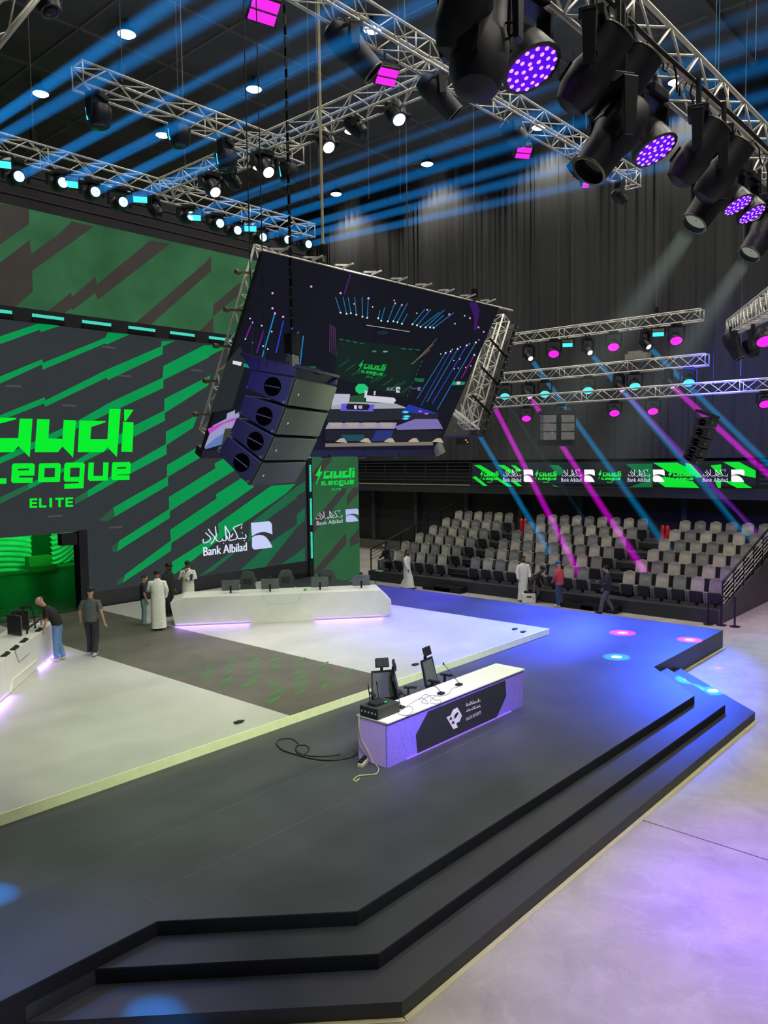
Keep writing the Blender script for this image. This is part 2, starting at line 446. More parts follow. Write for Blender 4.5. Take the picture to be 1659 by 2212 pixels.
mb = MB(); mb.bbox((13.12, YW - 0.1, PZ), (13.42, YW + 0.32, 3.46)); mb.build('door_post', M_blk, wall)
mb = MB(); q = wl(158, 1163); mb.box((q.x - 0.15, YW + 0.1, q.z - 0.02), (0.55, 0.3, 0.4)); mb.box((q.x + 0.2, YW + 0.1, q.z - 0.05), (0.25, 0.08, 0.1))
mb.build('door_speaker', M_blk, wall)
# display cabinet slots
mb = MB()
for x, y in ((235, 750), (150, 876), (270, 812), (30, 834), (425, 800), (250, 1085 + 54), (120, 1115)):
    q = wl(x, y, 0.004); mb.bbox((q.x - 0.25, YW - 0.005, q.z - 0.03), (q.x + 0.25, YW - 0.001, q.z + 0.03))
mb.build('panel_slot', glow('led_slot', (72, 76, 78), 1.0), low)

# ---- logo shapes, measured in the wall plane -------------------------------------------------
LS = 5.53                                        # crop scale of the measurements, offset (0, 860)
L_AUDI = [
    [(-140, 232), (190, 237), (192, 252), (10, 300), (-60, 322), (-62, 480), (215, 478), (232, 245), (385, 247), (352, 708), (215, 572), (155, 645), (-190, 648)],
    [(440, 250), (588, 255), (575, 480), (742, 487), (758, 260), (905, 266), (870, 710), (742, 578), (690, 645), (412, 645)],
    [(945, 268), (1260, 274), (1255, 290), (1088, 345), (1075, 490), (1280, 490), (1302, 128), (1438, 128), (1393, 704), (1278, 585), (1230, 645), (925, 645)],
    [(1480, 135), (1592, 140), (1500, 275), (1480, 270)],
    [(1468, 282), (1592, 290), (1578, 642), (1445, 640)]]
L_BOLT = [(-330, -170), (-410, 232), (-250, 236), (-640, 930), (-600, 1010), (-510, 470), (-720, 470)]
L_LEAGUE = [
    # L  (the stroke runs out of the frame on the left)
    [(-110, 790), (-60, 788), (-62, 958), (75, 958), (70, 1022), (-115, 1026)],
    # e
    [(160, 780), (390, 778), (412, 800), (405, 925), (225, 928), (225, 950), (388, 950), (385, 1012), (150, 1016), (130, 990), (140, 800)],
    # a
    [(470, 780), (700, 775), (722, 795), (712, 1000), (455, 1004), (450, 985), (462, 800)],
    # g
    [(785, 772), (990, 768), (1010, 790), (992, 1075), (765, 1084), (765, 1025), (935, 1018), (940, 998), (775, 998), (758, 975), (765, 795)],
    # u
    [(1055, 770), (1118, 770), (1112, 930), (1225, 930), (1230, 768), (1294, 768), (1282, 984), (1065, 990), (1045, 965)],
    # e
    [(1345, 766), (1545, 762), (1558, 785), (1552, 905), (1400, 912), (1400, 925), (1545, 922), (1542, 976), (1340, 980), (1325, 955), (1335, 790)]]
L_HOLES = [[(205, 843), (338, 840), (336, 862), (203, 866)], [(525, 836), (650, 834), (645, 942), (520, 946)], [(832, 832), (945, 830), (940, 940), (826, 942)], [(1392, 824), (1498, 822), (1496, 842), (1390, 845)]]
L_EARLY = [[(-280, 800), (-140, 796), (-145, 920), (-260, 924), (-260, 950), (-150, 950), (-150, 1022), (-300, 1026), (-310, 990), (-305, 820)]]
def elite(x0, x1, y0, y1, sk=-0.03):
    """ELITE as five block letters in a box (y grows downwards)"""
    out = []; w = (x1 - x0) / 5.0
    def R(i, a, b, c, d):
        px = x0 + i * w
        out.append([(px + u * w, y0 + v * (y1 - y0) + (px + u * w - x0) * sk) for u, v in ((a, b), (c, b), (c, d), (a, d))])
    for i in (0, 4):
        R(i, 0.05, 0, 0.3, 1); R(i, 0.3, 0, 0.9, 0.2); R(i, 0.3, 0.4, 0.85, 0.6); R(i, 0.3, 0.8, 0.9, 1)
    R(1, 0.1, 0, 0.35, 1); R(1, 0.35, 0.78, 0.9, 1)
    R(2, 0.25, 0, 0.55, 1)
    R(3, -0.1, 0, 0.85, 0.22); R(3, 0.25, 0.22, 0.5, 1)
    return out
L_ELITE = elite(345, 880, 1200, 1312)
def logo_polys(): return L_AUDI + [L_BOLT] + L_LEAGUE + L_EARLY + L_ELITE
def wall2(p): q = wl(p[0] / LS, 860 + p[1] / LS); return (q.x, q.z)
LOGO = [[wall2(p) for p in poly] for poly in logo_polys()]
HOLE = [[wall2(p) for p in poly] for poly in L_HOLES]
LOGO_BOX = (min(p[0] for q in LOGO for p in q), max(p[0] for q in LOGO for p in q), min(p[1] for q in LOGO for p in q), max(p[1] for q in LOGO for p in q))
def put(polys, box, f, n, d, name, m, parent, step=0.0004, flip=False):
    """place plane polygons: box -> unit square -> f(u, v) -> world point, lifted by d along n"""
    mb = MB(); x0, x1, z0, z1 = box
    for k, p in enumerate(polys):
        pts = [f((x - x0) / (x1 - x0), (z - z0) / (z1 - z0)) + V(n) * (d + step * k) for x, z in p]
        mb.poly(pts)
    return mb.build(name, m, parent)
def ident(u, v): return V((LOGO_BOX[0] + u * (LOGO_BOX[1] - LOGO_BOX[0]), YW, LOGO_BOX[2] + v * (LOGO_BOX[3] - LOGO_BOX[2])))
put(LOGO, LOGO_BOX, ident, (0, -1, 0), 0.02, 'green_logo_text', G_lt, low)
put(HOLE, LOGO_BOX, ident, (0, -1, 0), 0.05, 'letter_counter', G_dk, low)
# bank mark: calligraphy strokes, latin line and split square (crop scale 9.217, offset (420, 1110))
BS = 9.217
def bz(p): q = wl(420 + p[0] / BS, 1110 + p[1] / BS); return (q.x, q.z)
STROKES = [[(215, 375), (255, 410), (310, 460), (325, 500), (290, 545), (220, 578), (180, 575), (165, 540), (175, 500)],
           [(270, 300), (315, 370), (370, 430), (405, 470), (375, 540), (320, 600)], [(415, 250), (420, 330), (432, 420), (420, 490), (440, 535), (500, 555), (545, 530), (555, 490)],
           [(555, 500), (580, 540), (625, 525), (625, 460), (605, 240)], [(605, 240), (645, 310), (690, 380), (700, 440), (690, 500)], [(640, 430), (655, 490), (690, 530), (760, 520), (830, 500), (850, 450), (820, 370), (765, 280), (800, 255), (950, 200), (925, 295)],
           [(765, 390), (725, 460)], [(850, 470), (880, 495), (930, 490), (950, 470), (965, 490), (1010, 490), (1025, 450), (1010, 410)], [(940, 385), (955, 375)], [(985, 540), (990, 525)], [(570, 580), (578, 592)]]
def strokes_to_polys(strokes, w):
    out = []
    for st in strokes:
        pts = [V((p[0], p[1])) for p in st]
        L_ = []; R_ = []
        for i, p in enumerate(pts):
            d = (pts[min(i + 1, len(pts) - 1)] - pts[max(i - 1, 0)])
            d = d.normalized() if d.length > 0 else V((1, 0)); nn = V((-d.y, d.x))
            ww = w * (0.75 + 0.35 * abs(d.y))
            L_.append(p + nn * ww); R_.append(p - nn * ww)
        for i in range(len(pts) - 1):
            out.append([tuple(q) for q in (L_[i], L_[i + 1], R_[i + 1], R_[i])])
    return out
def arc(c, r, a0, a1, n=10): return [(c[0] + r[0] * math.cos(math.radians(a0 + (a1 - a0) * i / n)), c[1] + r[1] * math.sin(math.radians(a0 + (a1 - a0) * i / n))) for i in range(n + 1)]
SQ_TOP = [(1122, 180), (1480, 145), (1515, 165), (1540, 215), (1548, 412), (1480, 380), (1400, 360), (1330, 362), (1250, 385), (1180, 420), (1142, 445)]
SQ_BOT = [(1142, 470), (1200, 435), (1280, 418), (1350, 425), (1410, 455), (1460, 505), (1510, 580), (1550, 668), (1200, 712), (1160, 695), (1142, 650)]
def text_polys(txt, size=1.0):
    cu = bpy.data.curves.new('lettering', 'FONT'); cu.body = txt; cu.resolution_u = 3
    ob = bpy.data.objects.new('lettering', cu); COL.objects.link(ob)
    bpy.context.view_layer.update()
    me = bpy.data.meshes.new_from_object(ob.evaluated_get(bpy.context.evaluated_depsgraph_get()))
    out = [[(me.vertices[i].co.x, me.vertices[i].co.y) for i in p.vertices] for p in me.polygons]
    bpy.data.objects.remove(ob); bpy.data.curves.remove(cu); bpy.data.meshes.remove(me)
    return out
def fit(polys, box):
    xs = [p[0] for q in polys for p in q]; ys = [p[1] for q in polys for p in q]
    a, b, c, d = min(xs), max(xs), min(ys), max(ys)
    return [[(box[0] + (x - a) / (b - a) * (box[1] - box[0]), box[2] + (y - c) / (d - c) * (box[3] - box[2])) for x, y in q] for q in polys]
TXT = text_polys('Bank Albilad')
def thicken(polys): return polys
BANK_S = [[bz(p) for p in q] for q in strokes_to_polys(STROKES, 10)]
_a = bz((175, 840)); _b = bz((1035, 735)); _c = bz((175, 680))
BANK_T = fit(TXT, (_a[0], _b[0], _a[1], _c[1] + 0.03))
BANK_Q = [[bz(p) for p in SQ_TOP], [bz(p) for p in SQ_BOT]]
_all = BANK_S + BANK_T + BANK_Q
BANK_BOX = (min(p[0] for q in _all for p in q), max(p[0] for q in _all for p in q), min(p[1] for q in _all for p in q), max(p[1] for q in _all for p in q))
def identb(u, v): return V((BANK_BOX[0] + u * (BANK_BOX[1] - BANK_BOX[0]), YW, BANK_BOX[2] + v * (BANK_BOX[3] - BANK_BOX[2])))
put(BANK_S, BANK_BOX, identb, (0, -1, 0), 0.012, 'white_script_text', G_wh, low, 0.0001)
put(BANK_T, BANK_BOX, identb, (0, -1, 0), 0.012, 'white_logo_text', G_wh, low, 0)
put([[(x + 0.025, z) for x, z in q] for q in BANK_T], BANK_BOX, identb, (0, -1, 0), 0.0125, 'white_logo_text', G_wh, low, 0)
put(BANK_Q, BANK_BOX, identb, (0, -1, 0), 0.012, 'split_square_mark', G_bl, low, 0)

# pillar with vertical cyan strips + side panel
pil = thing('light_pillar', 'narrow black pillar with a vertical line of cyan LED strips', 'pillar', (23.98, YW, 0))
mb = MB(); mb.bbox((23.86, YW - 0.12, 0.5), (24.12, YW + 0.2, ZS0 + 0.3)); mb.build('column', M_blk, pil)
for k in range(6):
    z0 = 1.35 + k * 1.5; mb = MB()
    for i in range(12): mb.bbox((23.95, YW - 0.16, z0 + i * 0.1), (24.03, YW - 0.12, z0 + i * 0.1 + 0.085))
    mb.build('light_strip', G_cy, pil)
sp = thing('led_panel', 'tall narrow green LED side panel with small green and white logos', 'LED panel', (25.7, YW, 0))
G_sp = glow('led_side_green', (42, 92, 58), 1.0, var=0.1, scale=0.6)
G_sd = glow('led_side_dark', (58, 56, 54), 1.0, var=0.06, scale=0.6)
mb = MB(); mb.bbox((24.13, YW, 0.05), (27.25, YW + 0.3, ZS0 + 0.3)); spd = mb.build('display', G_sp, sp)
decal([[(28, 480), (370, 60), (420, 0), (690, 0), (28, 800)], [(28, 1960), (420, 1500), (950, 880), (1080, 900), (1070, 1010), (140, 2212), (28, 2330)], [(1090, 1130), (1280, 880), (1450, 860), (1440, 1040), (1100, 1430)]], 'dark_stripe', G_sd, spd, 13.825, 670, 990)
decal([[(108, 905), (350, 620), (352, 700), (160, 915)], [(375, 660), (440, 590), (440, 690), (375, 720)]], 'dark_stripe', G_sd, spd, 3.253, 640, 960)
_p = ony(681, 1062, YW); _q = ony(766, 1002, YW)
def f_sp(u, v): return V((_p.x + u * (_q.x - _p.x), YW, _p.z + v * (_q.z - _p.z)))
put(LOGO, LOGO_BOX, f_sp, (0, -1, 0), 0.012, 'green_logo_text', glow('led_side_logo', (20, 214, 70), 1.0), spd)
put(HOLE, LOGO_BOX, f_sp, (0, -1, 0), 0.05, 'letter_counter', G_sp, spd)
_p2 = ony(682, 1135, YW); _q2 = ony(774, 1098, YW)
def f_sp2(u, v): return V((_p2.x + u * (_q2.x - _p2.x), YW, _p2.z + v * (_q2.z - _p2.z)))
put(BANK_S + BANK_T, BANK_BOX, f_sp2, (0, -1, 0), 0.012, 'white_logo_text', glow('led_side_white', (196, 206, 220), 1.0), spd, 0.0001)
put(BANK_Q, BANK_BOX, f_sp2, (0, -1, 0), 0.012, 'split_square_mark', glow('led_side_lavender', (180, 182, 236), 1.0), spd, 0)

# ------------------------------------------------------------------ green lit tunnel behind the doorway
mb = MB(); mb.bbox((2, YW + 0.02, 0.4), (24, 41, PZ - 0.001)); struct(mb.build('floor_tunnel', mat('tunnel_floor', (40, 48, 44), 0.4, 0, 0.3, 0.8)))
mb = MB(); rr = random.Random(8)
for i in range(40):
    x = rr.uniform(8, 17); y = rr.uniform(26.2, 35); l = rr.uniform(0.8, 2.4)
    mb.poly([(x, y, PZ), (x + l, y + l * 0.3, PZ), (x + l, y + l * 0.3 + 0.04, PZ), (x, y + 0.04, PZ)])
struct(mb.build('trim_14', mat('tunnel_mark', (120, 150, 110), 0.5)))
M_pad = mat('quilted_fabric', (196, 200, 196), 0.6, 0, 0.08, 1.2)
def padded(name, a, b, z0, z1, label, lean, hole=None):
    """inflated quilt wall between plan points a and b with sagging horizontal folds"""
    mb = MB(); a = V(a); b = V(b); d = (b - a); n = V((d.y, -d.x)).normalized(); nu, nv = 30, 130
    idx = []
    for j in range(nv + 1):
        v = j / nv; row = []
        for i in range(nu + 1):
            u = i / nu
            ph = (v * 11 + lean * (u - 0.5) * 2.6 + 0.35 * math.sin(u * 6)) % 1.0
            bulge = 0.20 * math.sqrt(max(0.0, 1 - (2 * ph - 1) ** 2)) + 0.10 * math.sin(u * PI)
            p = a + d * u + n * bulge
            row.append(mb.vert((p.x, p.y, z0 + (z1 - z0) * v)))
        idx.append(row)
    for j in range(nv):
        for i in range(nu): mb.face((idx[j][i], idx[j][i + 1], idx[j + 1][i + 1], idx[j + 1][i]))
    o = mb.build(name, M_pad, smooth=True)
    tag(o, label, 'padded wall', 'padded tunnel walls'); return o
padded('padded_wall', (12.5, 37.4), (16.75, 37.8), PZ, 3.48, 'green lit quilted wall left of the tunnel gap', 1.0)
padded('padded_wall', (17.75, 38.0), (20.6, 40.2), PZ, 3.48, 'green lit quilted wall right of the tunnel gap', -1.0)
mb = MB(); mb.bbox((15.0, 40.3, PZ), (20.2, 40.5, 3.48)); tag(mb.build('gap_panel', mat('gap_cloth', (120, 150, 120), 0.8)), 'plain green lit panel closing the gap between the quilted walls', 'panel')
mb = MB(); q = onz(84, 1232, PZ); mb.box((q.x, q.y, PZ + 0.35), (1.1, 0.4, 0.7)); mb.box((q.x, q.y - 0.4, PZ + 0.14), (1.2, 0.5, 0.28))
tag(mb.build('tunnel_step', mat('step_ply', (150, 120, 78), 0.7)), 'brown wooden step unit in the tunnel gap', 'steps')
mb = MB(); mb.bbox((12, 36.4, PZ), (16.9, 36.9, PZ + 0.1)); mb.bbox((17.6, 36.9, PZ), (21, 37.4, PZ + 0.1)); struct(mb.build('trim_4', mat('tunnel_kerb', (130, 120, 90), 0.7)))
mb = MB(); mb.bbox((-1, 26.4, 3.5), (24, 41, 3.6)); struct(mb.build('ceiling_tunnel', M_dark))
# ------------------------------------------------------------------ seating stand
SX0, SDX, SZ0, SDZ = 27.95, 1.1, 0.46, 0.303
M_st = mat('stand_paint', (40, 42, 48), 0.6, 0, 0.15, 1.2)
stand = thing('seating_stand', 'black stepped seating stand facing the stage', 'grandstand', (30.5, 17, 0))
for i in range(6):
    x0 = SX0 - 0.75 + SDX * i
    mb = MB(); mb.bbox((x0, 9.05, 0), (x0 + SDX + (1.0 if i == 5 else 0), 25.25, SZ0 + SDZ * i)); mb.build('tier', M_st, stand)
for ya in (13.0, 20.0):                                     # half steps in the two aisles
    for i in range(6):
        x0 = SX0 - 0.75 + SDX * i
        mb = MB(); mb.bbox((x0 - (0.35 if i else 0.45), ya - 0.48, (SZ0 + SDZ * (i - 1)) if i else 0), (x0, ya + 0.95, SZ0 + SDZ * (i - 0.5) if i else 0.24)); mb.build('aisle_step', M_blk2, stand)
mb = MB(); mb.prism([(27.15, 9.0, 0), (34.5, 9.0, 0), (34.5, 9.0, 1.9), (33.5, 9.0, 1.9), (27.15, 9.0, 0.46)], (0, 0.05, 0)); mb.build('end_panel', mat('stand_side', (74, 70, 74), 0.6), stand)
for i, y in enumerate((20.84, 14.2)):
    mb = MB(); mb.bbox((26.75, y - 0.75, 0), (27.15, y + 0.75, 0.16))
    tag(mb.build('step_box', M_blk2), ('low black step box on the floor by the left aisle', 'low black step box on the floor by the right aisle')[i], 'step', 'step boxes before the stand')

M_sA = mat('seat_pale', (166, 162, 152), 0.55, 0, 0.06, 8)
M_sB = mat('seat_grey', (122, 122, 120), 0.55, 0, 0.06, 8)
M_pan = mat('seat_pan_black', (34, 36, 42), 0.65, 0, 0.1, 8)
M_arm = mat('seat_arm_grey', (130, 130, 130), 0.55, 0, 0.06, 8)
def seat_proto(m, label):
    t = thing('arena_seat', label, 'seat')
    mb = MB(); nu, nv = 8, 10; fr = []; bk = []
    for j in range(nv + 1):
        v = j / nv; z = 0.46 + 0.54 * v
        w = 0.232 - 0.012 * v if v < 0.8 else 0.222 - 0.05 * ((v - 0.8) / 0.2) ** 2.4
        rf = []; rb = []
        for i in range(nu + 1):
            u = -1 + 2 * i / nu
            zz = z if v < 1 else z - 0.05 * abs(u) ** 3
            x = 0.02 + 0.10 * v - 0.06 * u * u + 0.035 * math.exp(-((v - 0.72) / 0.16) ** 2) * (1 - u * u)
            rf.append(mb.vert((x, u * w, zz))); rb.append(mb.vert((x + 0.05, u * w * 1.02, zz)))
        fr.append(rf); bk.append(rb)
    for j in range(nv):
        for i in range(nu):
            mb.face((fr[j][i], fr[j + 1][i], fr[j + 1][i + 1], fr[j][i + 1])); mb.face((bk[j][i], bk[j][i + 1], bk[j + 1][i + 1], bk[j + 1][i]))
        mb.face((fr[j][0], bk[j][0], bk[j + 1][0], fr[j + 1][0])); mb.face((fr[j][nu], fr[j + 1][nu], bk[j + 1][nu], bk[j][nu]))
    for i in range(nu):
        mb.face((fr[nv][i], bk[nv][i], bk[nv][i + 1], fr[nv][i + 1])); mb.face((fr[0][i], fr[0][i + 1], bk[0][i + 1], bk[0][i]))
    mb.build('backrest', m, t, world=False, smooth=50)
    mb = MB()                                               # tipped-up pan, wider at the top
    mb.hexa([(-0.10, -0.17, 0.10), (-0.04, -0.17, 0.10), (-0.04, 0.17, 0.10), (-0.10, 0.17, 0.10), (-0.16, -0.225, 0.52), (-0.06, -0.225, 0.52), (-0.06, 0.225, 0.52), (-0.16, 0.225, 0.52)])
    mb.build('seat_pan', M_pan, t, world=False, bevel=0.02)
    for s in (-1, 1):
        mb = MB(); a, b = (0.235, 0.315) if s > 0 else (-0.315, -0.235)
        mb.hexa([(-0.05, s * 0.25, 0.08), (0.03, s * 0.25, 0.08), (0.03, s * 0.30, 0.08), (-0.05, s * 0.30, 0.08)] if s > 0 else [(-0.05, -0.30, 0.08), (0.03, -0.30, 0.08), (0.03, -0.25, 0.08), (-0.05, -0.25, 0.08)])if 0 else None
        y0, y1 = (0.262, 0.298) if s > 0 else (-0.298, -0.262)
        mb.hexa([(-0.06, y0, 0.1), (0.04, y0, 0.1), (0.04, y1, 0.1), (-0.06, y1, 0.1), (-0.17, a, 0.5), (0.04, a, 0.5), (0.04, b, 0.5), (-0.17, b, 0.5)])
        mb.build('armrest', M_arm, t, world=False)
    mb = MB(); mb.bbox((-0.06, -0.04, 0), (0.03, 0.04, 0.12)); mb.build('foot', M_blk2, t, world=False)
    return t
PA = seat_proto(M_sA, 'x'); PB = seat_proto(M_sB, 'x')
first = {0: True, 1: True}
ROWN = ('front row', 'second row up', 'third row up', 'fourth row up', 'fifth row up', 'top row')
def put_seat(k, x, y, z, label, group):
    src = (PA, PB)[k]
    if first[k]: first[k] = False; o = src
    else: o = copy_tree(src)
    o.location = (x, y, z); o['label'] = label; o['group'] = group
for bname, y_hi, n, pitch in (('left', 24.45, 6, 0.62), ('middle', 19.54, 9, 0.639), ('right', 12.56, 6, 0.635)):
    for i in range(6):
        for j in range(n):
            k = (j + (0 if bname != 'middle' else 1) + (1 if bname == 'left' and i < 1 else 0)) % 2
            put_seat(k, SX0 - 0.1 + SDX * i, y_hi - pitch * j, SZ0 + SDZ * i,
                     '%s arena seat, %s from the left in the %s, %s seating block' % (('pale', 'dark grey')[k], ORD[j], ROWN[i], bname), '%s arena seats' % ('pale', 'grey')[k])
# fire extinguishers standing at the head of each aisle
M_red = mat('red_enamel', (206, 40, 50), 0.35)
for i, (px, py, pos) in enumerate(((1127, 1143, 'left aisle, left of the pair'), (1135, 1143, 'left aisle, right of the pair'), (1432, 1162, 'right aisle, left of the pair'), (1442, 1162, 'right aisle, right of the pair'))):
    q = onx(px, py, 33.9); z = SZ0 + SDZ * 5 + 0.001
    t = thing('fire_extinguisher', 'red fire extinguisher at the head of the ' + pos, 'fire extinguisher', (q.x, q.y, z), 0, 'fire extinguishers')
    mb = MB(); mb.lathe([(0.07, 0), (0.1, 0.03), (0.1, 0.56), (0.07, 0.66), (0.03, 0.7)], (0, 0, 0), (0, 0, 1), 12); mb.build('cylinder', M_red, t, world=False, smooth=40)
    mb = MB(); mb.tube((0, 0, 0.7), (0, 0, 0.78), 0.025); mb.bar((-0.02, 0, 0.78), (-0.14, 0, 0.82), 0.03); mb.path([(0, 0.03, 0.74), (-0.05, 0.12, 0.66), (-0.05, 0.12, 0.34)], 0.012); mb.build('valve', M_blk, t, world=False)

M_rail = mat('rail_paint', (34, 30, 44), 0.4, 0.4)
def stair_rail(label, y, n, wires):
    t = thing('stair_railing', label, 'railing', (27.4, y, 0))
    a = V((27.45, y, SZ0 + 0.98)); b = V((27.45 + SDX * n, y, SZ0 + SDZ * n + 0.98))
    mb = MB(); mb.tube(a, b, 0.035, 10); mb.build('handrail', M_rail, t, smooth=True)
    for i in range(n + 1):
        x = 27.45 + SDX * i
        mb = MB(); mb.bar((x, y, SZ0 + SDZ * max(0, i) - 0.3), (x, y, SZ0 + SDZ * i + 0.98), 0.045); mb.build('post', M_rail, t)
    for k in range(wires):
        d = V((0, 0, -0.16 * (k + 1)))
        mb = MB(); mb.tube(a + d, b + d, 0.012, 6); mb.build('infill_bar', M_alu if wires > 3 else M_rail, t)
    return t
stair_rail('dark railing with thin steel infill bars on the near end of the stand', 9.02, 7, 5)
stair_rail('plain black railing at the far end of the stand', 25.3, 6, 3)

# crowd barrier posts by the stand corner
M_post = mat('barrier_post', (40, 34, 62), 0.35, 0.5)
ps = [onz(1530, 1349, 0), onz(1558, 1351, 0), onz(1587, 1354, 0)]
for i, p in enumerate(ps):
    t = thing('barrier_post', ('black belt barrier post nearest the stage corner', 'black belt barrier post in the middle of the three', 'black belt barrier post standing free on the pale floor')[i], 'barrier post', p, 0, 'belt barrier posts')
    mb = MB(); mb.lathe([(0.17, 0), (0.17, 0.02), (0.05, 0.05)], (0, 0, 0), (0, 0, 1), 24); mb.build('base', M_post, t, world=False, smooth=40)
    mb = MB(); mb.tube((0, 0, 0.04), (0, 0, 0.98), 0.032, 14); mb.build('tube', M_post, t, world=False, smooth=40)
    mb = MB(); mb.lathe([(0.034, 0.94), (0.04, 0.95), (0.04, 1.02), (0.02, 1.03)], (0, 0, 0), (0, 0, 1), 14); mb.build('belt_head', M_blk, t, world=False, smooth=40)
    if i:
        d = ps[i - 1] - p; mb = MB(); mb.bar(V((0, 0, 0.97)), d + V((0, 0, 0.97)), 0.004, 0.05); mb.build('belt', M_blk, t, world=False)

# ------------------------------------------------------------------ balcony with ribbon display
bal = thing('balcony', 'dark balcony ledge with railings running above the seating', 'balcony', (36.6, 18, 3.6))
mb = MB(); mb.bbox((36.1, -14, 3.75), (37.39, 48.9, 4.18)); mb.build('ledge', mat('ledge_paint', (44, 46, 54), 0.7), bal)
mb = MB(); mb.bbox((36.06, 25.6, 4.18), (36.1, 34.5, 4.225)); mb.build('pale_edge', mat('pale_edge', (196, 184, 150), 0.6), bal)
for k in range(15):
    y = 25.6 + k * 1.6
    mb = MB(); mb.bbox((36.08, y - 0.03, 4.18), (36.14, y + 0.03, 5.5)); mb.build('post', M_dark, bal)
for k in range(6):
    z = 4.45 + k * 0.2; mb = MB(); mb.bbox((36.09, 25.5, z), (36.12, 48.8, z + 0.04)); mb.build('rail', mat('rail_grey', (62, 66, 76), 0.6), bal)
for k in range(6):
    z = 4.45 + k * 0.2; mb = MB(); mb.bbox((36.09, -14, z), (36.12, 10.4, z + 0.04)); mb.build('rail', mat('rail_grey', (62, 66, 76)), bal)
for k, y in enumerate((33.9, 30.4, 26.6, 23.0, 19.4, 14.0, 9.6)):
    mb = MB(); mb.bbox((37.05, y - 0.12, 0), (37.39, y + 0.12, 3.75)); struct(mb.build('trim_%d' % (5 + k), mat('column_paint', (58, 60, 70), 0.7)))
mb = MB(); mb.bbox((36.9, 26, 0), (37.39, 44, 0.55)); struct(mb.build('baseboard_right', mat('plinth_paint', (92, 90, 86), 0.7)))
RX0 = 36.0
rib = thing('ribbon_display', 'long ribbon LED display on the balcony front with repeated logos', 'LED display', (RX0, 18, 4.36))
mb = MB(); mb.bbox((RX0, 10.55, 4.36), (RX0 + 0.08, 25.42, 5.46)); rd = mb.build('display', glow('ribbon_dark', (26, 32, 38), 1.0, var=0.1), rib)
R_gr = glow('ribbon_green', (10, 226, 50), 1.0); R_dg = glow('ribbon_deep_green', (14, 110, 62), 1.0, var=0.2, scale=0.7)
def rx(x, y): return onx(1000 + x / 2.517, 980 + y / 2.517, RX0)
def rdecal(polys, name, m, d=0.006):
    mb = MB()
    for k, p in enumerate(polys): mb.poly([rx(*q) + V((-d - 0.0004 * k, 0, 0)) for q in p])
    mb.build(name, m, rd)
rdecal([[(470, 62), (520, 62), (560, 100), (520, 120)], [(885, 56), (1030, 54), (1030, 182), (900, 182), (1000, 150)], [(480, 165), (530, 180), (500, 182)]], 'deep_green_stripe', R_dg)
rdecal([[(60, 62), (95, 62), (180, 112), (150, 120)], [(50, 128), (70, 122), (135, 175), (112, 175)], [(190, 62), (225, 62), (285, 100), (262, 110)], [(262, 62), (285, 64), (322, 92), (300, 98)], [(190, 128), (268, 178), (240, 178), (165, 128)], [(290, 150), (322, 176), (300, 178), (262, 150)],
        [(1035, 50), (1165, 48), (1240, 86), (1240, 118), (1120, 100)], [(1030, 130), (1100, 126), (1250, 150), (1286, 186), (1100, 182)], [(1210, 50), (1240, 56), (1305, 128), (1270, 130), (1212, 80)], [(1345, 64), (1405, 58), (1405, 118), (1380, 100)], [(1416, 46), (1500, 44), (1592, 92), (1592, 132), (1530, 120), (1490, 86)], [(1370, 150), (1405, 146), (1402, 186), (1388, 186)], [(1420, 150), (1510, 148), (1572, 186), (1490, 186)]], 'bright_green_stripe', R_gr)
def ribbon_logo(polys, box, xa, xb, ya, yb, name, m, d):
    a = rx(xa, yb); b = rx(xb, ya); mb = MB(); x0, x1, z0, z1 = box
    for k, p in enumerate(polys):
        mb.poly([V((RX0 - d - 0.0003 * k, a.y + (b.y - a.y) * (x - x0) / (x1 - x0), a.z + (b.z - a.z) * (z - z0) / (z1 - z0))) for x, z in p])
    mb.build(name, m, rd)
G_rl = glow('ribbon_logo_green', (30, 230, 60), 1.0)
for xa, xb in ((95, 195), (392, 512), (735, 862), (1115, 1258)): ribbon_logo(LOGO, LOGO_BOX, xa, xb, 84, 158, 'green_logo_text', G_rl, 0.016)
for xa, xb in ((222, 382), (538, 718), (898, 1098), (1305, 1532)):
    ribbon_logo(BANK_S + BANK_T, BANK_BOX, xa, xb, 84, 152, 'white_logo_text', G_wh, 0.016)
    ribbon_logo(BANK_Q, BANK_BOX, xa, xb, 86, 152, 'split_square_mark', glow('ribbon_white', (250, 250, 252), 1.0), 0.016)
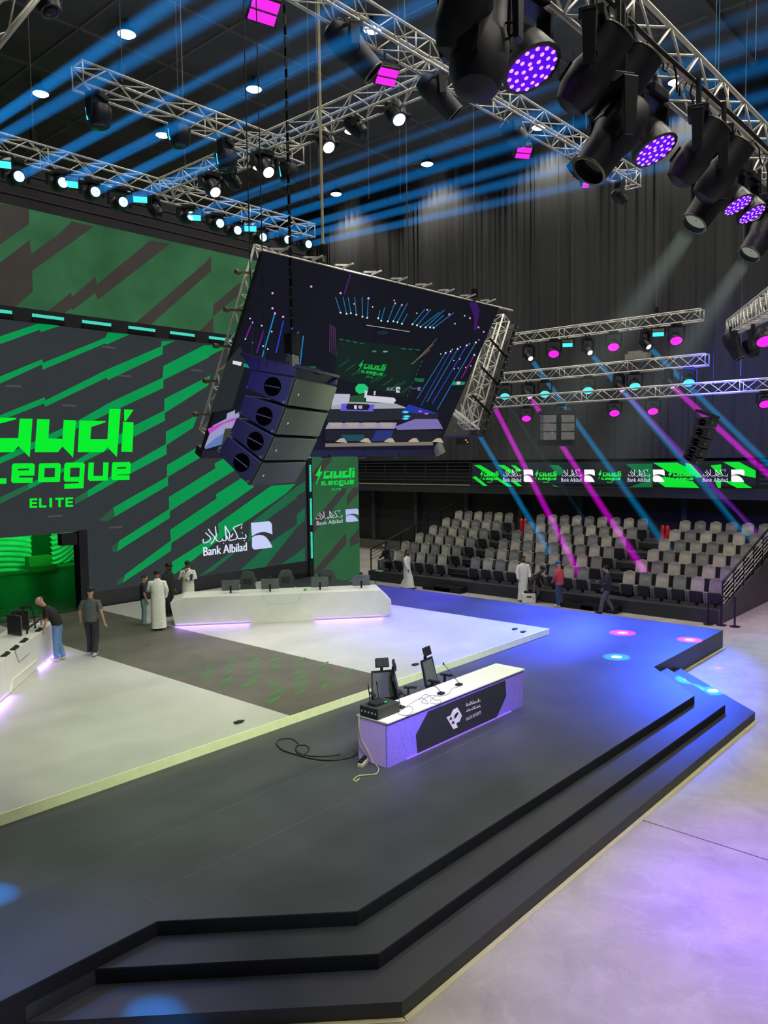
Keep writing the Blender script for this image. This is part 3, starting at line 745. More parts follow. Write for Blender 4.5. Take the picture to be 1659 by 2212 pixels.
# ------------------------------------------------------------------ trusses
R_, U_, B_ = M_W @ V((1, 0, 0)), M_W @ V((0, 1, 0)), M_W @ V((0, 0, 1))
def truss(label, p, q, w=0.4, h=0.4, rc=0.026, rb=0.013, pitch=0.5, group=None):
    p = V(p); q = V(q); d = (q - p); Ln = d.length; d = d.normalized()
    side = d.cross(V((0, 0, 1))).normalized(); up = V((0, 0, 1))
    if abs(d.z) > 0.5: side = V((0, 1, 0)); up = side.cross(d)
    t = thing('truss', label, 'truss', p, 0, group)
    def c(s, a, b): return p + d * s + side * (a * w / 2) + up * (b * h / 2)
    K = ((-1, -1), (1, -1), (1, 1), (-1, 1))
    for a, b in K:
        mb = MB(); mb.tube(c(0, a, b), c(Ln, a, b), rc, 8); mb.build('chord', M_alu, t, smooth=True)
    n = max(2, int(round(Ln / pitch))); st = Ln / n; mb = MB()
    for f in range(4):
        (a0, b0), (a1, b1) = K[f], K[(f + 1) % 4]
        for i in range(n):
            s0, s1 = i * st, (i + 1) * st
            if (i + f) % 2: mb.tube(c(s0, a0, b0), c(s1, a1, b1), rb, 5)
            else: mb.tube(c(s0, a1, b1), c(s1, a0, b0), rb, 5)
        for s in (0.01, Ln - 0.01): mb.tube(c(s, a0, b0), c(s, a1, b1), rb * 1.2, 5)
        for s in [k * 3.0 for k in range(1, int(Ln / 3.0) + 1)]: mb.tube(c(s, a0, b0), c(s, a1, b1), rb * 1.2, 5)
    mb.build('lattice', M_alu, t, smooth=True)
    return t
TZ = 13.0
YA, YB, YC, XE = 14.25, 9.1, 18.6, 12.15
A0 = onz(160, 167, TZ); A1 = onz(650, 337, TZ)
truss('pale lattice truss over the stage whose open end shows at the upper left', (A0.x, YA, TZ), (A1.x, YA, TZ))
B1 = onz(1381, 387, TZ)
truss('long pale lattice truss crossing the top centre, ending before the curtain', (5.0, YB, TZ), (B1.x, YB, TZ))
C1 = onz(666, 497, TZ)
truss('pale lattice truss above the top edge of the LED wall carrying the blue beam lamps', (3.0, YC, TZ), (C1.x + 0.2, YC, TZ))
truss('pale lattice cross truss joining the three overhead trusses', (XE, YB + 0.25, TZ - 0.0), (XE, YC - 0.25, TZ - 0.0))
ZD = 10.4; pD = onz(1450, 141, ZD); YD = pD.y + 0.2
truss('nearest big pale truss with moving heads at the upper right', (5.4, YD, ZD + 0.2), (17.5, YD, ZD + 0.2), 0.42, 0.42, 0.03, 0.016, 0.45)
e1 = onx(1517, 680, 31.0); s1 = onx(1095, 728, 31.0)
truss('uppermost of the three trusses before the curtain', (31, e1.y, e1.z), (31, s1.y + 2.5, e1.z), 0.42, 0.42)
e2 = onx(1528, 777, 30.0); truss('middle one of the three trusses before the curtain', (30, e2.y, e2.z), (30, e2.y + 11.5, e2.z), 0.42, 0.42)
e3 = onx(1500, 841, 29.0); truss('lowest and longest of the three trusses before the curtain', (29, 6.0, e3.z), (29, e3.y + 9.6, e3.z), 0.4, 0.4)
F0 = atd(1584, 706, 26); F1 = atd(1700, 636, 14.0)
truss('short pale truss entering at the right edge beside the curtain', F0, F1, 0.42, 0.42)

# ------------------------------------------------------------------ lamps
M_case = mat('lamp_case', (30, 31, 36), 0.42, 0.1, 0.15, 10)
M_case2 = mat('lamp_case_gloss', (34, 34, 44), 0.5, 0.1, 0.15, 10)
L_wh = glow('lens_white', (255, 255, 255), 2.0)
L_bw = glow('lens_blue_white', (205, 246, 255), 1.5)
L_cy = glow('lens_cyan', (70, 235, 240), 1.3)
L_mg = glow('lens_magenta', (235, 40, 225), 1.15)
L_pk = glow('lens_pink', (255, 150, 255), 1.6)
L_vi = glow('lens_violet', (88, 10, 235), 1.0)
L_dk = mat('lens_dark', (30, 34, 40), 0.12, 0, 0.05)
L_rim = mat('lens_rim', (150, 145, 120), 0.3, 0.6)
def basis(a):
    a = V(a).normalized(); u = V((0, 0, 1)) if abs(a.z) < 0.97 else V((0, 1, 0))
    x = a.cross(u).normalized(); return x, x.cross(a), a
def rig(t, c, a, s, z_top, wide=0.62):
    """clamp, base box and U shaped yoke above a head centred at c that points along a"""
    c = V(c); ah = V((a[0], a[1], 0)); ah = ah.normalized() if ah.length > 0.05 else V((0, -1, 0))
    x = ah.cross(V((0, 0, 1))).normalized()
    zb = min(c.z + 0.95 * s, z_top - 0.1); top = V((c.x, c.y, zb))
    M = Matrix((x, ah, V((0, 0, 1)))).transposed()
    mb = MB(); mb.box(top + V((0, 0, 0.10 * s)), (0.75 * s, 0.55 * s, 0.24 * s), M); mb.build('base', M_case, t, bevel=0.02 * s)
    mb = MB()
    for k in (-1, 1):
        mb.hexa([c + M @ V(p) for p in ((k * wide * s - 0.05 * s, -0.12 * s, -0.15 * s), (k * wide * s + 0.05 * s, -0.12 * s, -0.15 * s), (k * wide * s + 0.05 * s, 0.12 * s, -0.15 * s), (k * wide * s - 0.05 * s, 0.12 * s, -0.15 * s))] +
                [V((0, 0, zb - c.z)) + c + M @ V(p) for p in ((k * wide * s - 0.07 * s, -0.16 * s, 0), (k * wide * s + 0.05 * s, -0.16 * s, 0), (k * wide * s + 0.05 * s, 0.16 * s, 0), (k * wide * s - 0.07 * s, 0.16 * s, 0))])
    mb.box(top + V((0, 0, -0.03 * s)), (2 * wide * s + 0.1 * s, 0.32 * s, 0.1 * s), M); mb.build('yoke', M_case, t, bevel=0.015 * s)
    mb = MB()
    for k in (-1, 1): mb.tube(top + M @ V((k * 0.2 * s, 0, 0.2 * s)), V((c.x, c.y, z_top)) + M @ V((k * 0.2 * s, 0, 0)), 0.03, 6)
    mb.build('clamp', M_blk2, t)
def moving_head(label, c, a, s, z_top, style, lens, group=None, cat='stage light', name='moving_head', dots=None, dotmat=None):
    a = V(a).normalized(); c = V(c)
    t = thing(name, label, cat, c, 0, group)
    if style == 'beam':
        prof = [(0.10 * s, -0.62 * s), (0.33 * s, -0.55 * s), (0.40 * s, -0.25 * s), (0.40 * s, 0.25 * s), (0.36 * s, 0.36 * s), (0.34 * s, 0.52 * s), (0.28 * s, 0.52 * s)]; lr, ld = 0.26 * s, 0.505 * s
    elif style == 'wash':
        prof = [(0.10 * s, -0.48 * s), (0.30 * s, -0.44 * s), (0.42 * s, -0.2 * s), (0.52 * s, 0.15 * s), (0.54 * s, 0.26 * s), (0.49 * s, 0.27 * s)]; lr, ld = 0.49 * s, 0.262 * s
    elif style == 'profile':
        prof = [(0.16 * s, -0.95 * s), (0.34 * s, -0.86 * s), (0.46 * s, -0.55 * s), (0.47 * s, -0.1 * s), (0.40 * s, 0.15 * s), (0.37 * s, 0.85 * s), (0.33 * s, 0.86 * s), (0.33 * s, 0.7 * s)]; lr, ld = 0.33 * s, 0.7 * s
    elif style == 'dome':
        prof = [(0.52 * s, -0.42 * s), (0.56 * s, -0.34 * s), (0.50 * s, 0.1 * s), (0.40 * s, 0.36 * s), (0.36 * s, 0.38 * s)]; lr, ld = 0.37 * s, 0.385 * s
    mb = MB(); mb.lathe(prof, c, a, 20); hd = mb.build('head', M_case2 if style == 'profile' else M_case, t, smooth=35)
    if style == 'profile':
        x, y, z = basis(a); mb = MB()
        mb.box(c - a * 0.35 * s + y * 0.44 * s, (0.34 * s, 0.42 * s, 0.1 * s), Matrix((x, a, y)).transposed())
        mb.build('display_hood', M_blk2, hd)
        for k in (-1, 1):
          mb = MB(); mb.path([c - a * 0.1 * s + x * k * 0.46 * s, c - a * 0.0 * s + x * k * 0.6 * s, c + a * 0.15 * s + x * k * 0.6 * s, c + a * 0.2 * s + x * k * 0.4 * s], 0.02 * s)
          mb.build('grip', M_blk2, hd)
        mb = MB(); mb.lathe([(0.375 * s, 0.84 * s), (0.385 * s, 0.87 * s), (0.33 * s, 0.875 * s)], c, a, 24, cap=False); mb.build('rim', L_rim, hd, smooth=True)
    bul = 0.16 * s if style == 'beam' else 0.03 * s
    mb = MB(); mb.lathe([(lr, ld - 0.004), (lr * 0.98, ld + bul * 0.15), (lr * 0.8, ld + bul * 0.6), (lr * 0.5, ld + bul * 0.87), (0.01, ld + bul)], c, a, 22, cap=False)
    mb.build('lens', lens, hd, smooth=True)
    if dots:
        x, y, z = basis(a); mb = MB()
        for rad, n in dots:
            for i in range(n):
                an = 2 * PI * i / n + rad
                p = c + a * (ld + 0.012 * s + 0.02 * s * (1 - rad)) + (x * math.cos(an) + y * math.sin(an)) * lr * rad
                mb.lathe([(lr * 0.085, 0), (lr * 0.07, 0.012 * s), (0.004 * s, 0.016 * s)], p, a, 8)
        mb.build('led_cell_dot', dotmat, hd)
    if style == 'dome':
        x, y, z = basis(a); mb = MB()
        tow = (CAM - c); tow.z = 0; tow = (tow - R_ * tow.dot(R_) * 1.0); tow = (tow.normalized() - R_ * 0.9).normalized()
        mb.bar(c + tow * 0.545 * s + V((0, 0, 0.25 * s)), c + tow * 0.49 * s + V((0, 0, -0.22 * s)), 0.05 * s, 0.03 * s); mb.build('light_slit', L_cy, hd)
    rig(t, c, a, s, z_top)
    return t
def strobe(label, c, n, w, h, z_top, m, group=None, name='strobe_panel', split=True):
    """rectangular panel light facing n"""
    c = V(c); n = V(n).normalized(); x = n.cross(V((0, 0, 1))).normalized(); y = x.cross(n)
    M = Matrix((x, n, y)).transposed()
    t = thing(name, label, 'stage light', c, 0, group)
    mb = MB(); mb.box(c - n * 0.1, (w * 1.12, 0.2, h * 1.25), M); body = mb.build('body', M_case, t, bevel=0.02)
    mb = MB()
    if split:
        for k in (-1, 1): mb.box(c + n * 0.006 + y * k * h * 0.27, (w, 0.012, h * 0.46), M)
    else: mb.box(c + n * 0.006, (w, 0.012, h), M)
    mb.build('light_face', m, body)
    if split:
        mb = MB(); mb.box(c + n * 0.015, (w, 0.03, h * 0.07), M); mb.build('reflector_bar', mat('reflector', (120, 60, 130), 0.3, 0.5), body)
    mb = MB()
    for k in (-1, 1): mb.bar(c - n * 0.1 + x * k * w * 0.62, V((c.x, c.y, c.z + h * 0.9)) - n * 0.1 + x * k * w * 0.62, 0.02, 0.05)
    mb.bar(V((c.x, c.y, c.z + h * 0.9)) - n * 0.1 - x * w * 0.62, V((c.x, c.y, c.z + h * 0.9)) - n * 0.1 + x * w * 0.62, 0.02, 0.05)
    if z_top > c.z + h: mb.tube(V((c.x, c.y, c.z + h * 0.9)) - n * 0.1, V((c.x, c.y, z_top)) - n * 0.1, 0.025)
    mb.build('bracket', M_blk2, t)
    return t
DOWN = V((0, 0, -1))
# blue beam lamps along the truss over the LED wall
BEAM_PX = [((40, 382), (560, 101)), ((135, 395), (650, 140)), ((205, 415), (700, 175)), ((265, 437), (760, 224)), ((412, 467), (900, 286)), ((474, 483), (1000, 304)), ((512, 498), (1050, 330)), ((567, 513), (1100, 362)), ((620, 518), (1100, 394)), ((665, 528), (1100, 432))]
BEAMS = []
for i, (a, b) in enumerate(BEAM_PX):
    c = ony(a[0], a[1], YC - 0.1); q = onz(b[0], b[1], 12.2); d = (q - c).normalized()
    tow = (CAM - c).normalized(); aim = (d * 0.75 + tow * 0.25).normalized()
    moving_head('%s from the left of the lit beam lamps above the LED wall' % ORD[i], c - d * 0.15, aim, 0.46, TZ - 0.2, 'beam', L_bw, 'beam lamps above the LED wall', name='beam_light')
    BEAMS.append((c, d, 17.0, (20, 155, 255), 'blue haze beam from the %s lamp from the left above the LED wall' % ORD[i], 0.85, 0.105, 0.5))
for i, (a, b) in enumerate((((-60, 293), (371, 5)), ((-110, 362), (500, 8)))):
    c = ony(a[0], a[1], YC - 0.1); q = onz(b[0], b[1], 12.2); d = (q - c).normalized()
    BEAMS.append((c, d, 17.0, (20, 155, 255), ('uppermost', 'second uppermost')[i] + ' blue haze beam entering from the left edge', 0.85, 0.105, 0.5))
for i, (x, y) in enumerate(((6, 355), (152, 398), (303, 431), (420, 470), (541, 494))):
    c = ony(x, y, YC - 0.25); strobe('%s from the left of the cyan light bars above the LED wall' % ORD[i], c, (CAM - c).normalized() * 0.6 + DOWN * 0.4, 0.34, 0.16, TZ - 0.2, L_cy, 'cyan light bars above the LED wall', 'light_bar', False)
c = ony(333, 452, YC); moving_head('unlit dark lamp between the cyan bars above the LED wall', c, (0.3, -0.5, -0.8), 0.4, TZ - 0.2, 'beam', L_dk)
# white key lamps on the cross truss
KEYS = []
for i, (x, y) in enumerate(((862, 258), (710, 318), (580, 372), (465, 415))):
    c = onx(x, y, XE + (0.1 if i < 2 else -0.2)); a = ((CAM + V((1.0, 0.5, -3)) - c).normalized() * 0.75 + V((0.3, -0.2, -0.45))).normalized()
    KEYS.append(c)
    moving_head('%s of the four glaring white lamps under the cross truss' % ('farthest right', 'second from the right', 'third from the right', 'farthest left')[i], c - a * 0.25, a, 0.5, TZ - 0.2, 'beam', L_wh, 'white lamps under the cross truss')
c = onx(768, 275, XE); moving_head('unlit scanner lamp under the cross truss between two white lamps', c, (0.4, -0.6, -0.7), 0.42, TZ - 0.2, 'beam', L_dk)
c = onx(500, 388, XE); moving_head('unlit scanner lamp at the left end of the cross truss', c, (0.6, -0.3, -0.8), 0.42, TZ - 0.2, 'beam', L_dk)
# downward dome lamps under the open ended truss
for i, (x, y) in enumerate(((213, 255), (387, 298), (489, 350), (622, 377))):
    c = ony(x, y, YA); moving_head('%s from the left of the black dome lamps under the open ended truss' % ORD[i], c, (0.05, -0.1, -1), 0.46, TZ - 0.2, 'dome', L_dk, 'dome lamps under the truss')
# lamps on the long top centre truss
c = ony(762, 108, YB); moving_head('unlit barrel lamp hanging left of the magenta panel', c, (0.55, -0.45, -0.7), 0.55, TZ - 0.2, 'profile', L_dk)
c = ony(948, 208, YB); moving_head('unlit barrel lamp under the middle of the top centre truss', c, (0.55, -0.45, -0.7), 0.5, TZ - 0.2, 'profile', L_dk)
c = ony(1110, 288, YB); moving_head('unlit lamp beside the small magenta panel on the top centre truss', c, (0.5, -0.5, -0.7), 0.5, TZ - 0.2, 'beam', L_dk)
c = ony(1252, 365, YB); moving_head('unlit lamp near the curtain end of the top centre truss', c, (0.5, -0.5, -0.7), 0.5, TZ - 0.2, 'beam', L_dk)
c = ony(1338, 425, YB); moving_head('last small dark lamp at the curtain end of the top centre truss', c, (0.5, -0.5, -0.7), 0.36, TZ - 0.2, 'beam', L_dk)
for (x, y), w, lab in (((570, 24), 0.42, 'magenta strobe panel at the very top of the frame'), ((836, 166), 0.36, 'magenta strobe panel below the joint of the top centre truss'), ((1131, 330), 0.32, 'small magenta strobe panel on the top centre truss'), ((1265, 400), 0.16, 'smallest magenta strobe panel, nearest the curtain')):
    c = ony(x, y, YB + 0.1); strobe(lab, c, (CAM - c).normalized() * 0.7 + V((0.25, -0.1, -0.35)), w, w * 0.75, TZ - 0.2, L_mg)
# big heads under the nearest truss
def dz(x, y, dy=0.0): return ony(x, y, YD + dy)
AB = R_ * 0.55 + U_ * 0.76 + B_ * 0.3
AF = -R_ * 0.55 - U_ * 0.78 + B_ * 0.1
AW = R_ * 0.33 - U_ * 0.86 + B_ * 0.24
for x, y, a, s, lab in ((1038, 88, R_ * 0.1 + U_ * 0.95 - B_ * 0.15, 0.5, 'largest black moving head at the top, hanging tail down'),
                        (1012, -8, R_ * 0.2 + U_ * 0.8 + B_ * 0.3, 0.46, 'black moving head cut by the top edge of the frame'),
                        (1283, 150, AB, 0.45, 'black barrel moving head nearest the top right corner, tail down'),
                        (1347, 192, AB, 0.46, 'second black barrel moving head, overlapping the first from the right'),
                        (1508, 330, AB, 0.45, 'black barrel moving head above the violet pair'),
                        (1562, 368, AB, 0.46, 'black barrel moving head just right above the violet pair'),
                        (1322, 300, AF, 0.5, 'black moving head pointing down left beside the curtain top')):
    moving_head(lab, dz(x, y, -0.3), a, s, ZD, 'profile', L_dk)
for x, y, lab in ((1534, 432, 'black moving head sending a pale beam down left'), (1648, 505, 'black moving head at the right edge sending a pale beam down left')):
    c = dz(x, y); moving_head(lab, c, AF, 0.5, ZD, 'profile', glow('lens_dim', (150, 160, 150), 0.6))
    BEAMS.append((c + AF.normalized() * 0.38, AF.normalized() + B_ * 0.0, 4.2, (170, 190, 180), ('pale wide haze beam from the head above the curtain', 'pale wide haze beam at the right edge')[lab.count('edge')], 0.22, 0.12, 9))
WASH = []
for x, y, s, lab in ((1136, 124, 0.54, 'violet LED wash light beside the largest moving head'), (1405, 306, 0.52, 'violet LED wash light in front of the curtain'), (1586, 430, 0.44, 'violet LED wash light, left of the close pair'), (1617, 450, 0.44, 'violet LED wash light, right of the close pair')):
    c = dz(x, y, 0.05); WASH.append(c)
    moving_head(lab, c, AW, s, ZD, 'wash', L_vi, 'violet wash lights', name='wash_light', dots=((0.12, 1), (0.34, 6), (0.62, 10), (0.86, 14)), dotmat=L_pk)
# cabling along the nearest truss
mb = MB(); rr = random.Random(2)
for k in range(9):
    x0 = 8.2 + k * 0.62; pts = []
    for i in range(7): pts.append((x0 + i * 0.09, YD - 0.22 + rr.uniform(-0.05, 0.05), ZD - 0.02 - 0.22 * math.sin(i / 6 * PI) * rr.uniform(0.5, 1.3)))
    mb.path(pts, 0.012, 5)
mb.path([(6, YD - 0.24, ZD + 0.03), (9, YD - 0.24, ZD + 0.0), (12, YD - 0.24, ZD + 0.05), (15.5, YD - 0.24, ZD + 0.02)], 0.03, 6)
tag(mb.build('power_cabling', M_cable), 'looped black power cabling tied along the nearest truss', 'cable')
# lamps of the three trusses before the curtain
RIGHT = []
for i, (x, y) in enumerate(((1145, 773), (1273, 760), (1398, 746))):
    c = onx(x, y, 31.0); RIGHT.append(c)
for i, (x, y) in enumerate(((1196, 760), (1325, 745), (1460, 731))):
    c = onx(x, y, 31.0); moving_head('%s from the left of the magenta dome lamps under the uppermost curtain truss' % ORD[i], c, (-0.5, -0.3, -0.75), 0.5, e1.z - 0.2, 'wash', L_mg, 'magenta domes under the uppermost truss', name='wash_light')
for i, (x, y) in enumerate(((1226, 745), (1422, 722))):
    c = onx(x, y, 31.0); strobe(('left', 'right')[i] + ' cyan light bar under the uppermost curtain truss', c, (CAM - c).normalized() * 0.5 + DOWN * 0.5, 0.42, 0.2, e1.z - 0.2, L_cy, None, 'light_bar', False)
for i, (x, y) in enumerate(((1091, 852), (1177, 847), (1270, 839), (1371, 830), (1487, 822))):
    c = onx(x, y, 30.0); moving_head('%s from the left of the cyan dome lamps under the middle curtain truss' % ORD[i], c, (-0.5, -0.3, -0.75), 0.46, e2.z - 0.2, 'wash', L_cy, 'cyan domes under the middle truss', name='wash_light')
MAG = []
for i, (x, y) in enumerate(((1144, 856), (1341, 839), (1449, 831))):
    c = onx(x, y, 30.0); MAG.append(c)
for i, (x, y) in enumerate(((1137, 900), (1212, 893), (1327, 888), (1410, 884), (1652, 868))):
    c = onx(x, y, 29.0); moving_head('%s from the left of the magenta dome lamps under the lowest curtain truss' % ORD[i], c, (-0.5, -0.3, -0.75), 0.42, e3.z - 0.2, 'wash', L_mg, 'magenta domes under the lowest truss', name='wash_light')
mb = MB(); q = onx(1378, 770, 30.0); mb.box(q, (0.4, 0.9, 0.22)); mb.box(q + V((0, 0.1, 0.16)), (0.3, 0.5, 0.1)); tag(mb.build('dimmer_box', mat('dimmer_grey', (150, 148, 140), 0.5)), 'small grey power box lying on the middle curtain truss', 'power box')
# right side beams: lamp, image point of travel, colour
def beam_r(c, far, X, rgb, lab, k, L=None, ww=0.11):
    q = onx(far[0], far[1], X); d = (q - c); Ln = d.length if L is None else L
    BEAMS.append((c, d.normalized(), Ln, rgb, lab, k, ww, 0.9))
    return d.normalized()
CB, CM = (0, 178, 255), (225, 0, 225)
rb = [(RIGHT[0], (1440, 1182), 31.6, CB, 'blue haze beam from the left lamp of the uppermost curtain truss'), (RIGHT[1], (1625, 1170), 32.5, CB, 'blue haze beam from the middle lamp of the uppermost curtain truss'), (RIGHT[2], (1700, 1042), 35.0, CB, 'blue haze beam passing behind the far speaker array'),
      (MAG[0], (1392, 1235), 28.6, CM, 'magenta haze beam falling left of the ribbon centre'), (MAG[1], (1640, 1160), 32.8, (170, 60, 255), 'violet haze beam landing by the stair railing'), (MAG[2], (1700, 1062), 34.0, CM, 'magenta haze beam passing behind the far speaker array')]
for i, (c, far, X, rgb, lab) in enumerate(rb):
    d = beam_r(c, far, X, rgb, lab, 1.0)
    moving_head(('left', 'middle', 'right')[i % 3] + (' white lens lamp under the uppermost curtain truss' if i < 3 else ' pink lens lamp under the middle curtain truss'), c - d * 0.12, (d * 0.6 + (CAM - c).normalized() * 0.4).normalized(), 0.44, (e1 if i < 3 else e2).z - 0.2, 'beam', L_wh if i < 3 else L_pk, None, name='beam_light')
for px, far, X0_, X, rgb, lab in (((1068, 879), (1262, 1262), 29.5, 28.3, CM, 'magenta haze beam emerging behind the hanging screen'), ((1020, 915), (1200, 1215), 29.5, 29.5, CB, 'leftmost blue haze beam beside the hanging screen'), ((1079, 842), (1290, 1160), 30, 31.0, CB, 'blue haze beam starting at the first cyan dome')):
    beam_r(onx(px[0], px[1], X0_), far, X, rgb, lab, 1.0)
# pieces cut by the top left corner
truss('short end of pale truss cut by the top left corner of the frame', atd(-60, 120, 9.5), atd(75, -45, 9.5) , 0.3, 0.3)
moving_head('black lamp cut by the top edge near the left corner', atd(98, -4, 11), (0.15, -0.35, -0.9), 0.42, atd(98, -4, 11).z + 0.8, 'beam', L_dk)
# lamps at the right edge
for (x, y), lens, lab, st in (((1585, 748), L_dk, 'unlit black lamp hanging under the right edge truss', 'profile'), ((1622, 752), L_dk, 'small dark lamp beside the magenta lamp at the right edge', 'beam')):
    c = atd(x, y, 24); moving_head(lab, c, (0.1, -0.4, -0.9), 0.5, F0.z - 0.3, st, lens)
c = atd(1653, 728, 20); moving_head('magenta lamp at the right edge under the short truss', c, (-0.4, -0.3, -0.85), 0.5, c.z + 0.75, 'wash', L_mg, name='wash_light')

# ------------------------------------------------------------------ haze lit by the beam lamps
def haze(key, dens):
    m = bpy.data.materials.new(key); m.use_nodes = True; nt = m.node_tree; nt.nodes.clear()
    o = nt.nodes.new('ShaderNodeOutputMaterial'); s = nt.nodes.new('ShaderNodeVolumeScatter')
    s.inputs['Density'].default_value = dens; nt.links.new(s.outputs[0], o.inputs['Volume']); return m
M_haze = haze('haze', 0.004)
HZ = bpy.data.collections.new('haze_receivers')
for c, d, Ln, rgb, lab, k, r, ang in BEAMS:
    d = V(d).normalized(); c = c + d * (0.2 if c.z > 8 else 0.05); tn = math.tan(math.radians(ang))
    mb = MB(); n = 14
    mb.tube(c + d * 0.05, c + d * Ln, r * 1.12, 18, (r + Ln * tn) * 1.08)
    o = mb.build('haze_beam', M_haze); tag(o, lab, 'light beam', None); HZ.objects.link(o)
    l = light('beam_lamp', 'AREA', c, 190 * k * (r / 0.12) ** 2 * (1.6 if rgb[2] < 230 and rgb[0] > 200 else 1), rgb, c + d, size=2 * r, spread=max(1.0, 2.0 * ang))
    one = bpy.data.collections.new('beam_receiver'); one.objects.link(o); l.light_linking.receiver_collection = one
HX = (8.5, 17.0, 23.2, 29.4, 35.5); HY = (7.0, 14.0, 20.9, 28.0, 35.2)
HL = [(x, y) for x in HX for y in HY]
def cam_xy(p):
    q = Matrix((_A, _B, _C)).transposed() @ (V(p) - CAM); return (IW / 2 + FPX * q.x / -q.z, IH / 2 - FPX * q.y / -q.z)
# ------------------------------------------------------------------ hanging video screen
T0 = ony(569, 543, 12.0); T1 = ony(1078, 660, 12.0)
_r = ray(433, 973); _b0 = CAM + _r * (T0.x / _r.x)
SP0 = V((T0.x, _b0.y - 0.1, _b0.z)); SPX = V((T1.x - T0.x, 0, 0)); SPY = V((0, 12.0 - SP0.y, T0.z - SP0.z))
SN = SPX.cross(SPY).normalized()
if SN.y > 0: SN = -SN
def SCR(u, v): return SP0 + SPX * u + SPY * v
scr = thing('video_screen', 'large tilted video screen hung over the stage showing the stage itself', 'video screen', SCR(0.5, 0))
mb = MB(); mb.prism([SCR(0, 0), SCR(1, 0), SCR(1, 1), SCR(0, 1)], -SN * 0.10); mb.build('panel', M_blk, scr)
IMG = MB(); IMATS = []; IMG_K = [0]
def ipoly(pts, rgb, s=4.608, ox=700, oy=640):
    key = 'picture_%d_%d_%d' % rgb
    m = glow(key, rgb, 1.0)
    if m not in IMATS: IMATS.append(m)
    IMG.cur = IMATS.index(m); IMG_K[0] += 1
    q = [onpl(ox + x / s, oy + y / s, SP0, SN) + SN * (0.004 + 0.00025 * IMG_K[0]) for x, y in pts]
    IMG.poly(q)
def iline(a, b, w, rgb, s=4.608, ox=700, oy=640):
    d = V((b[0] - a[0], b[1] - a[1])); n = V((-d.y, d.x)).normalized() * w / 2
    ipoly([(a[0] + n.x, a[1] + n.y), (b[0] + n.x, b[1] + n.y), (b[0] - n.x, b[1] - n.y), (a[0] - n.x, a[1] - n.y)], rgb, s, ox, oy)
def idot(c, r, rgb, s=4.608, ox=700, oy=640, e=1.0):
    ipoly([(c[0] + r * math.cos(k * PI / 5), c[1] + r * e * math.sin(k * PI / 5)) for k in range(10)], rgb, s, ox, oy)
A6 = (2.2726, 400, 500)
IMG_K[0] = 1; IMATS.append(glow('picture_15_17_26', (15, 17, 26), 1.0)); IMG.cur = 0
IMG.poly([SCR(u, v) + SN * 0.004 for u, v in ((0, 0), (1, 0), (1, 1), (0, 1))])
ipoly([(270, 560), (300, 640), (230, 870), (120, 890), (205, 640)], (34, 40, 40), *A6)
ipoly([(140, 410), (380, 450), (860, 510), (960, 620), (800, 1000), (620, 960), (100, 800)], (14, 32, 27))
for k in range(11):
    iline((150 + k * 62, 700 + k * 24 + (k % 3) * 20), (250 + k * 62, 628 + k * 24 + (k % 3) * 20), 15, (22, 66, 44))
def fl(u, v):
    a = V((325, 790)); b = V((575, 830)); c = V((350, 622)); d = V((632, 650)); q = (a * (1 - u) + b * u) * (1 - v) + (c * (1 - u) + d * u) * v
    return (q.x, q.y)
for p in LOGO:
    ipoly([fl((x - LOGO_BOX[0]) / (LOGO_BOX[1] - LOGO_BOX[0]), (z - LOGO_BOX[2]) / (LOGO_BOX[3] - LOGO_BOX[2])) for x, z in p], (16, 168, 66))
def fb(x0, y0, x1, y1, polys, rgb):
    for p in polys: ipoly([(x0 + (x - BANK_BOX[0]) / (BANK_BOX[1] - BANK_BOX[0]) * (x1 - x0), y1 + (z - BANK_BOX[2]) / (BANK_BOX[3] - BANK_BOX[2]) * (y0 - y1)) for x, z in p], rgb)
fb(615, 900, 755, 958, BANK_Q + BANK_S, (190, 196, 214)); fb(855, 900, 955, 935, BANK_Q + BANK_S, (110, 120, 170))
ipoly([(895, 808), (992, 812), (975, 850), (892, 840)], (18, 104, 50))
ipoly([(300, 900), (330, 865), (390, 865), (430, 900), (425, 950), (340, 965), (305, 940)], (34, 190, 116)); ipoly([(250, 985), (390, 970), (395, 1050), (250, 1050)], (34, 76, 44))
ipoly([(60, 1085), (250, 1045), (690, 1058), (830, 1108), (490, 1112), (60, 1120)], (156, 160, 170))
ipoly([(80, 962), (250, 966), (240, 1048), (65, 1085)], (180, 180, 200)); ipoly([(412, 978), (690, 1003), (706, 1030), (680, 1060), (405, 1040)], (204, 204, 216))
ipoly([(395, 930), (420, 935), (415, 1000), (390, 1005)], (200, 205, 215)); ipoly([(485, 935), (505, 938), (498, 980), (482, 975)], (180, 186, 200))
ipoly([(20, 1115), (740, 1112), (1130, 1165), (1115, 1215), (740, 1220), (20, 1250)], (32, 36, 40))
ipoly([(835, 1068), (1130, 1160), (900, 1160), (770, 1128)], (30, 52, 160)); 
ipoly([(165, 1060), (495, 1072), (475, 1140), (150, 1130)], (96, 90, 206)); ipoly([(225, 1060), (430, 1067), (448, 1085), (425, 1126), (215, 1120), (208, 1095)], (22, 22, 28))
ipoly([(288, 1078), (316, 1078), (312, 1116), (290, 1110)], (220, 220, 230)); ipoly([(330, 1080), (372, 1080), (366, 1112), (330, 1108)], (170, 170, 180))
for c in ((800, 1145), (812, 1188), (800, 1210)): idot(c, 42, (24, 110, 170), e=0.35); idot(c, 26, (120, 236, 255), e=0.3)
for c in ((945, 1138), (1008, 1161)): idot(c, 20, (236, 90, 230), e=0.4)
ipoly([(890, 1215), (1120, 1215), (1175, 1312), (720, 1322), (690, 1290)], (118, 108, 168)); ipoly([(0, 1312), (30, 1255), (715, 1250), (690, 1312), (510, 1310)], (150, 140, 166))
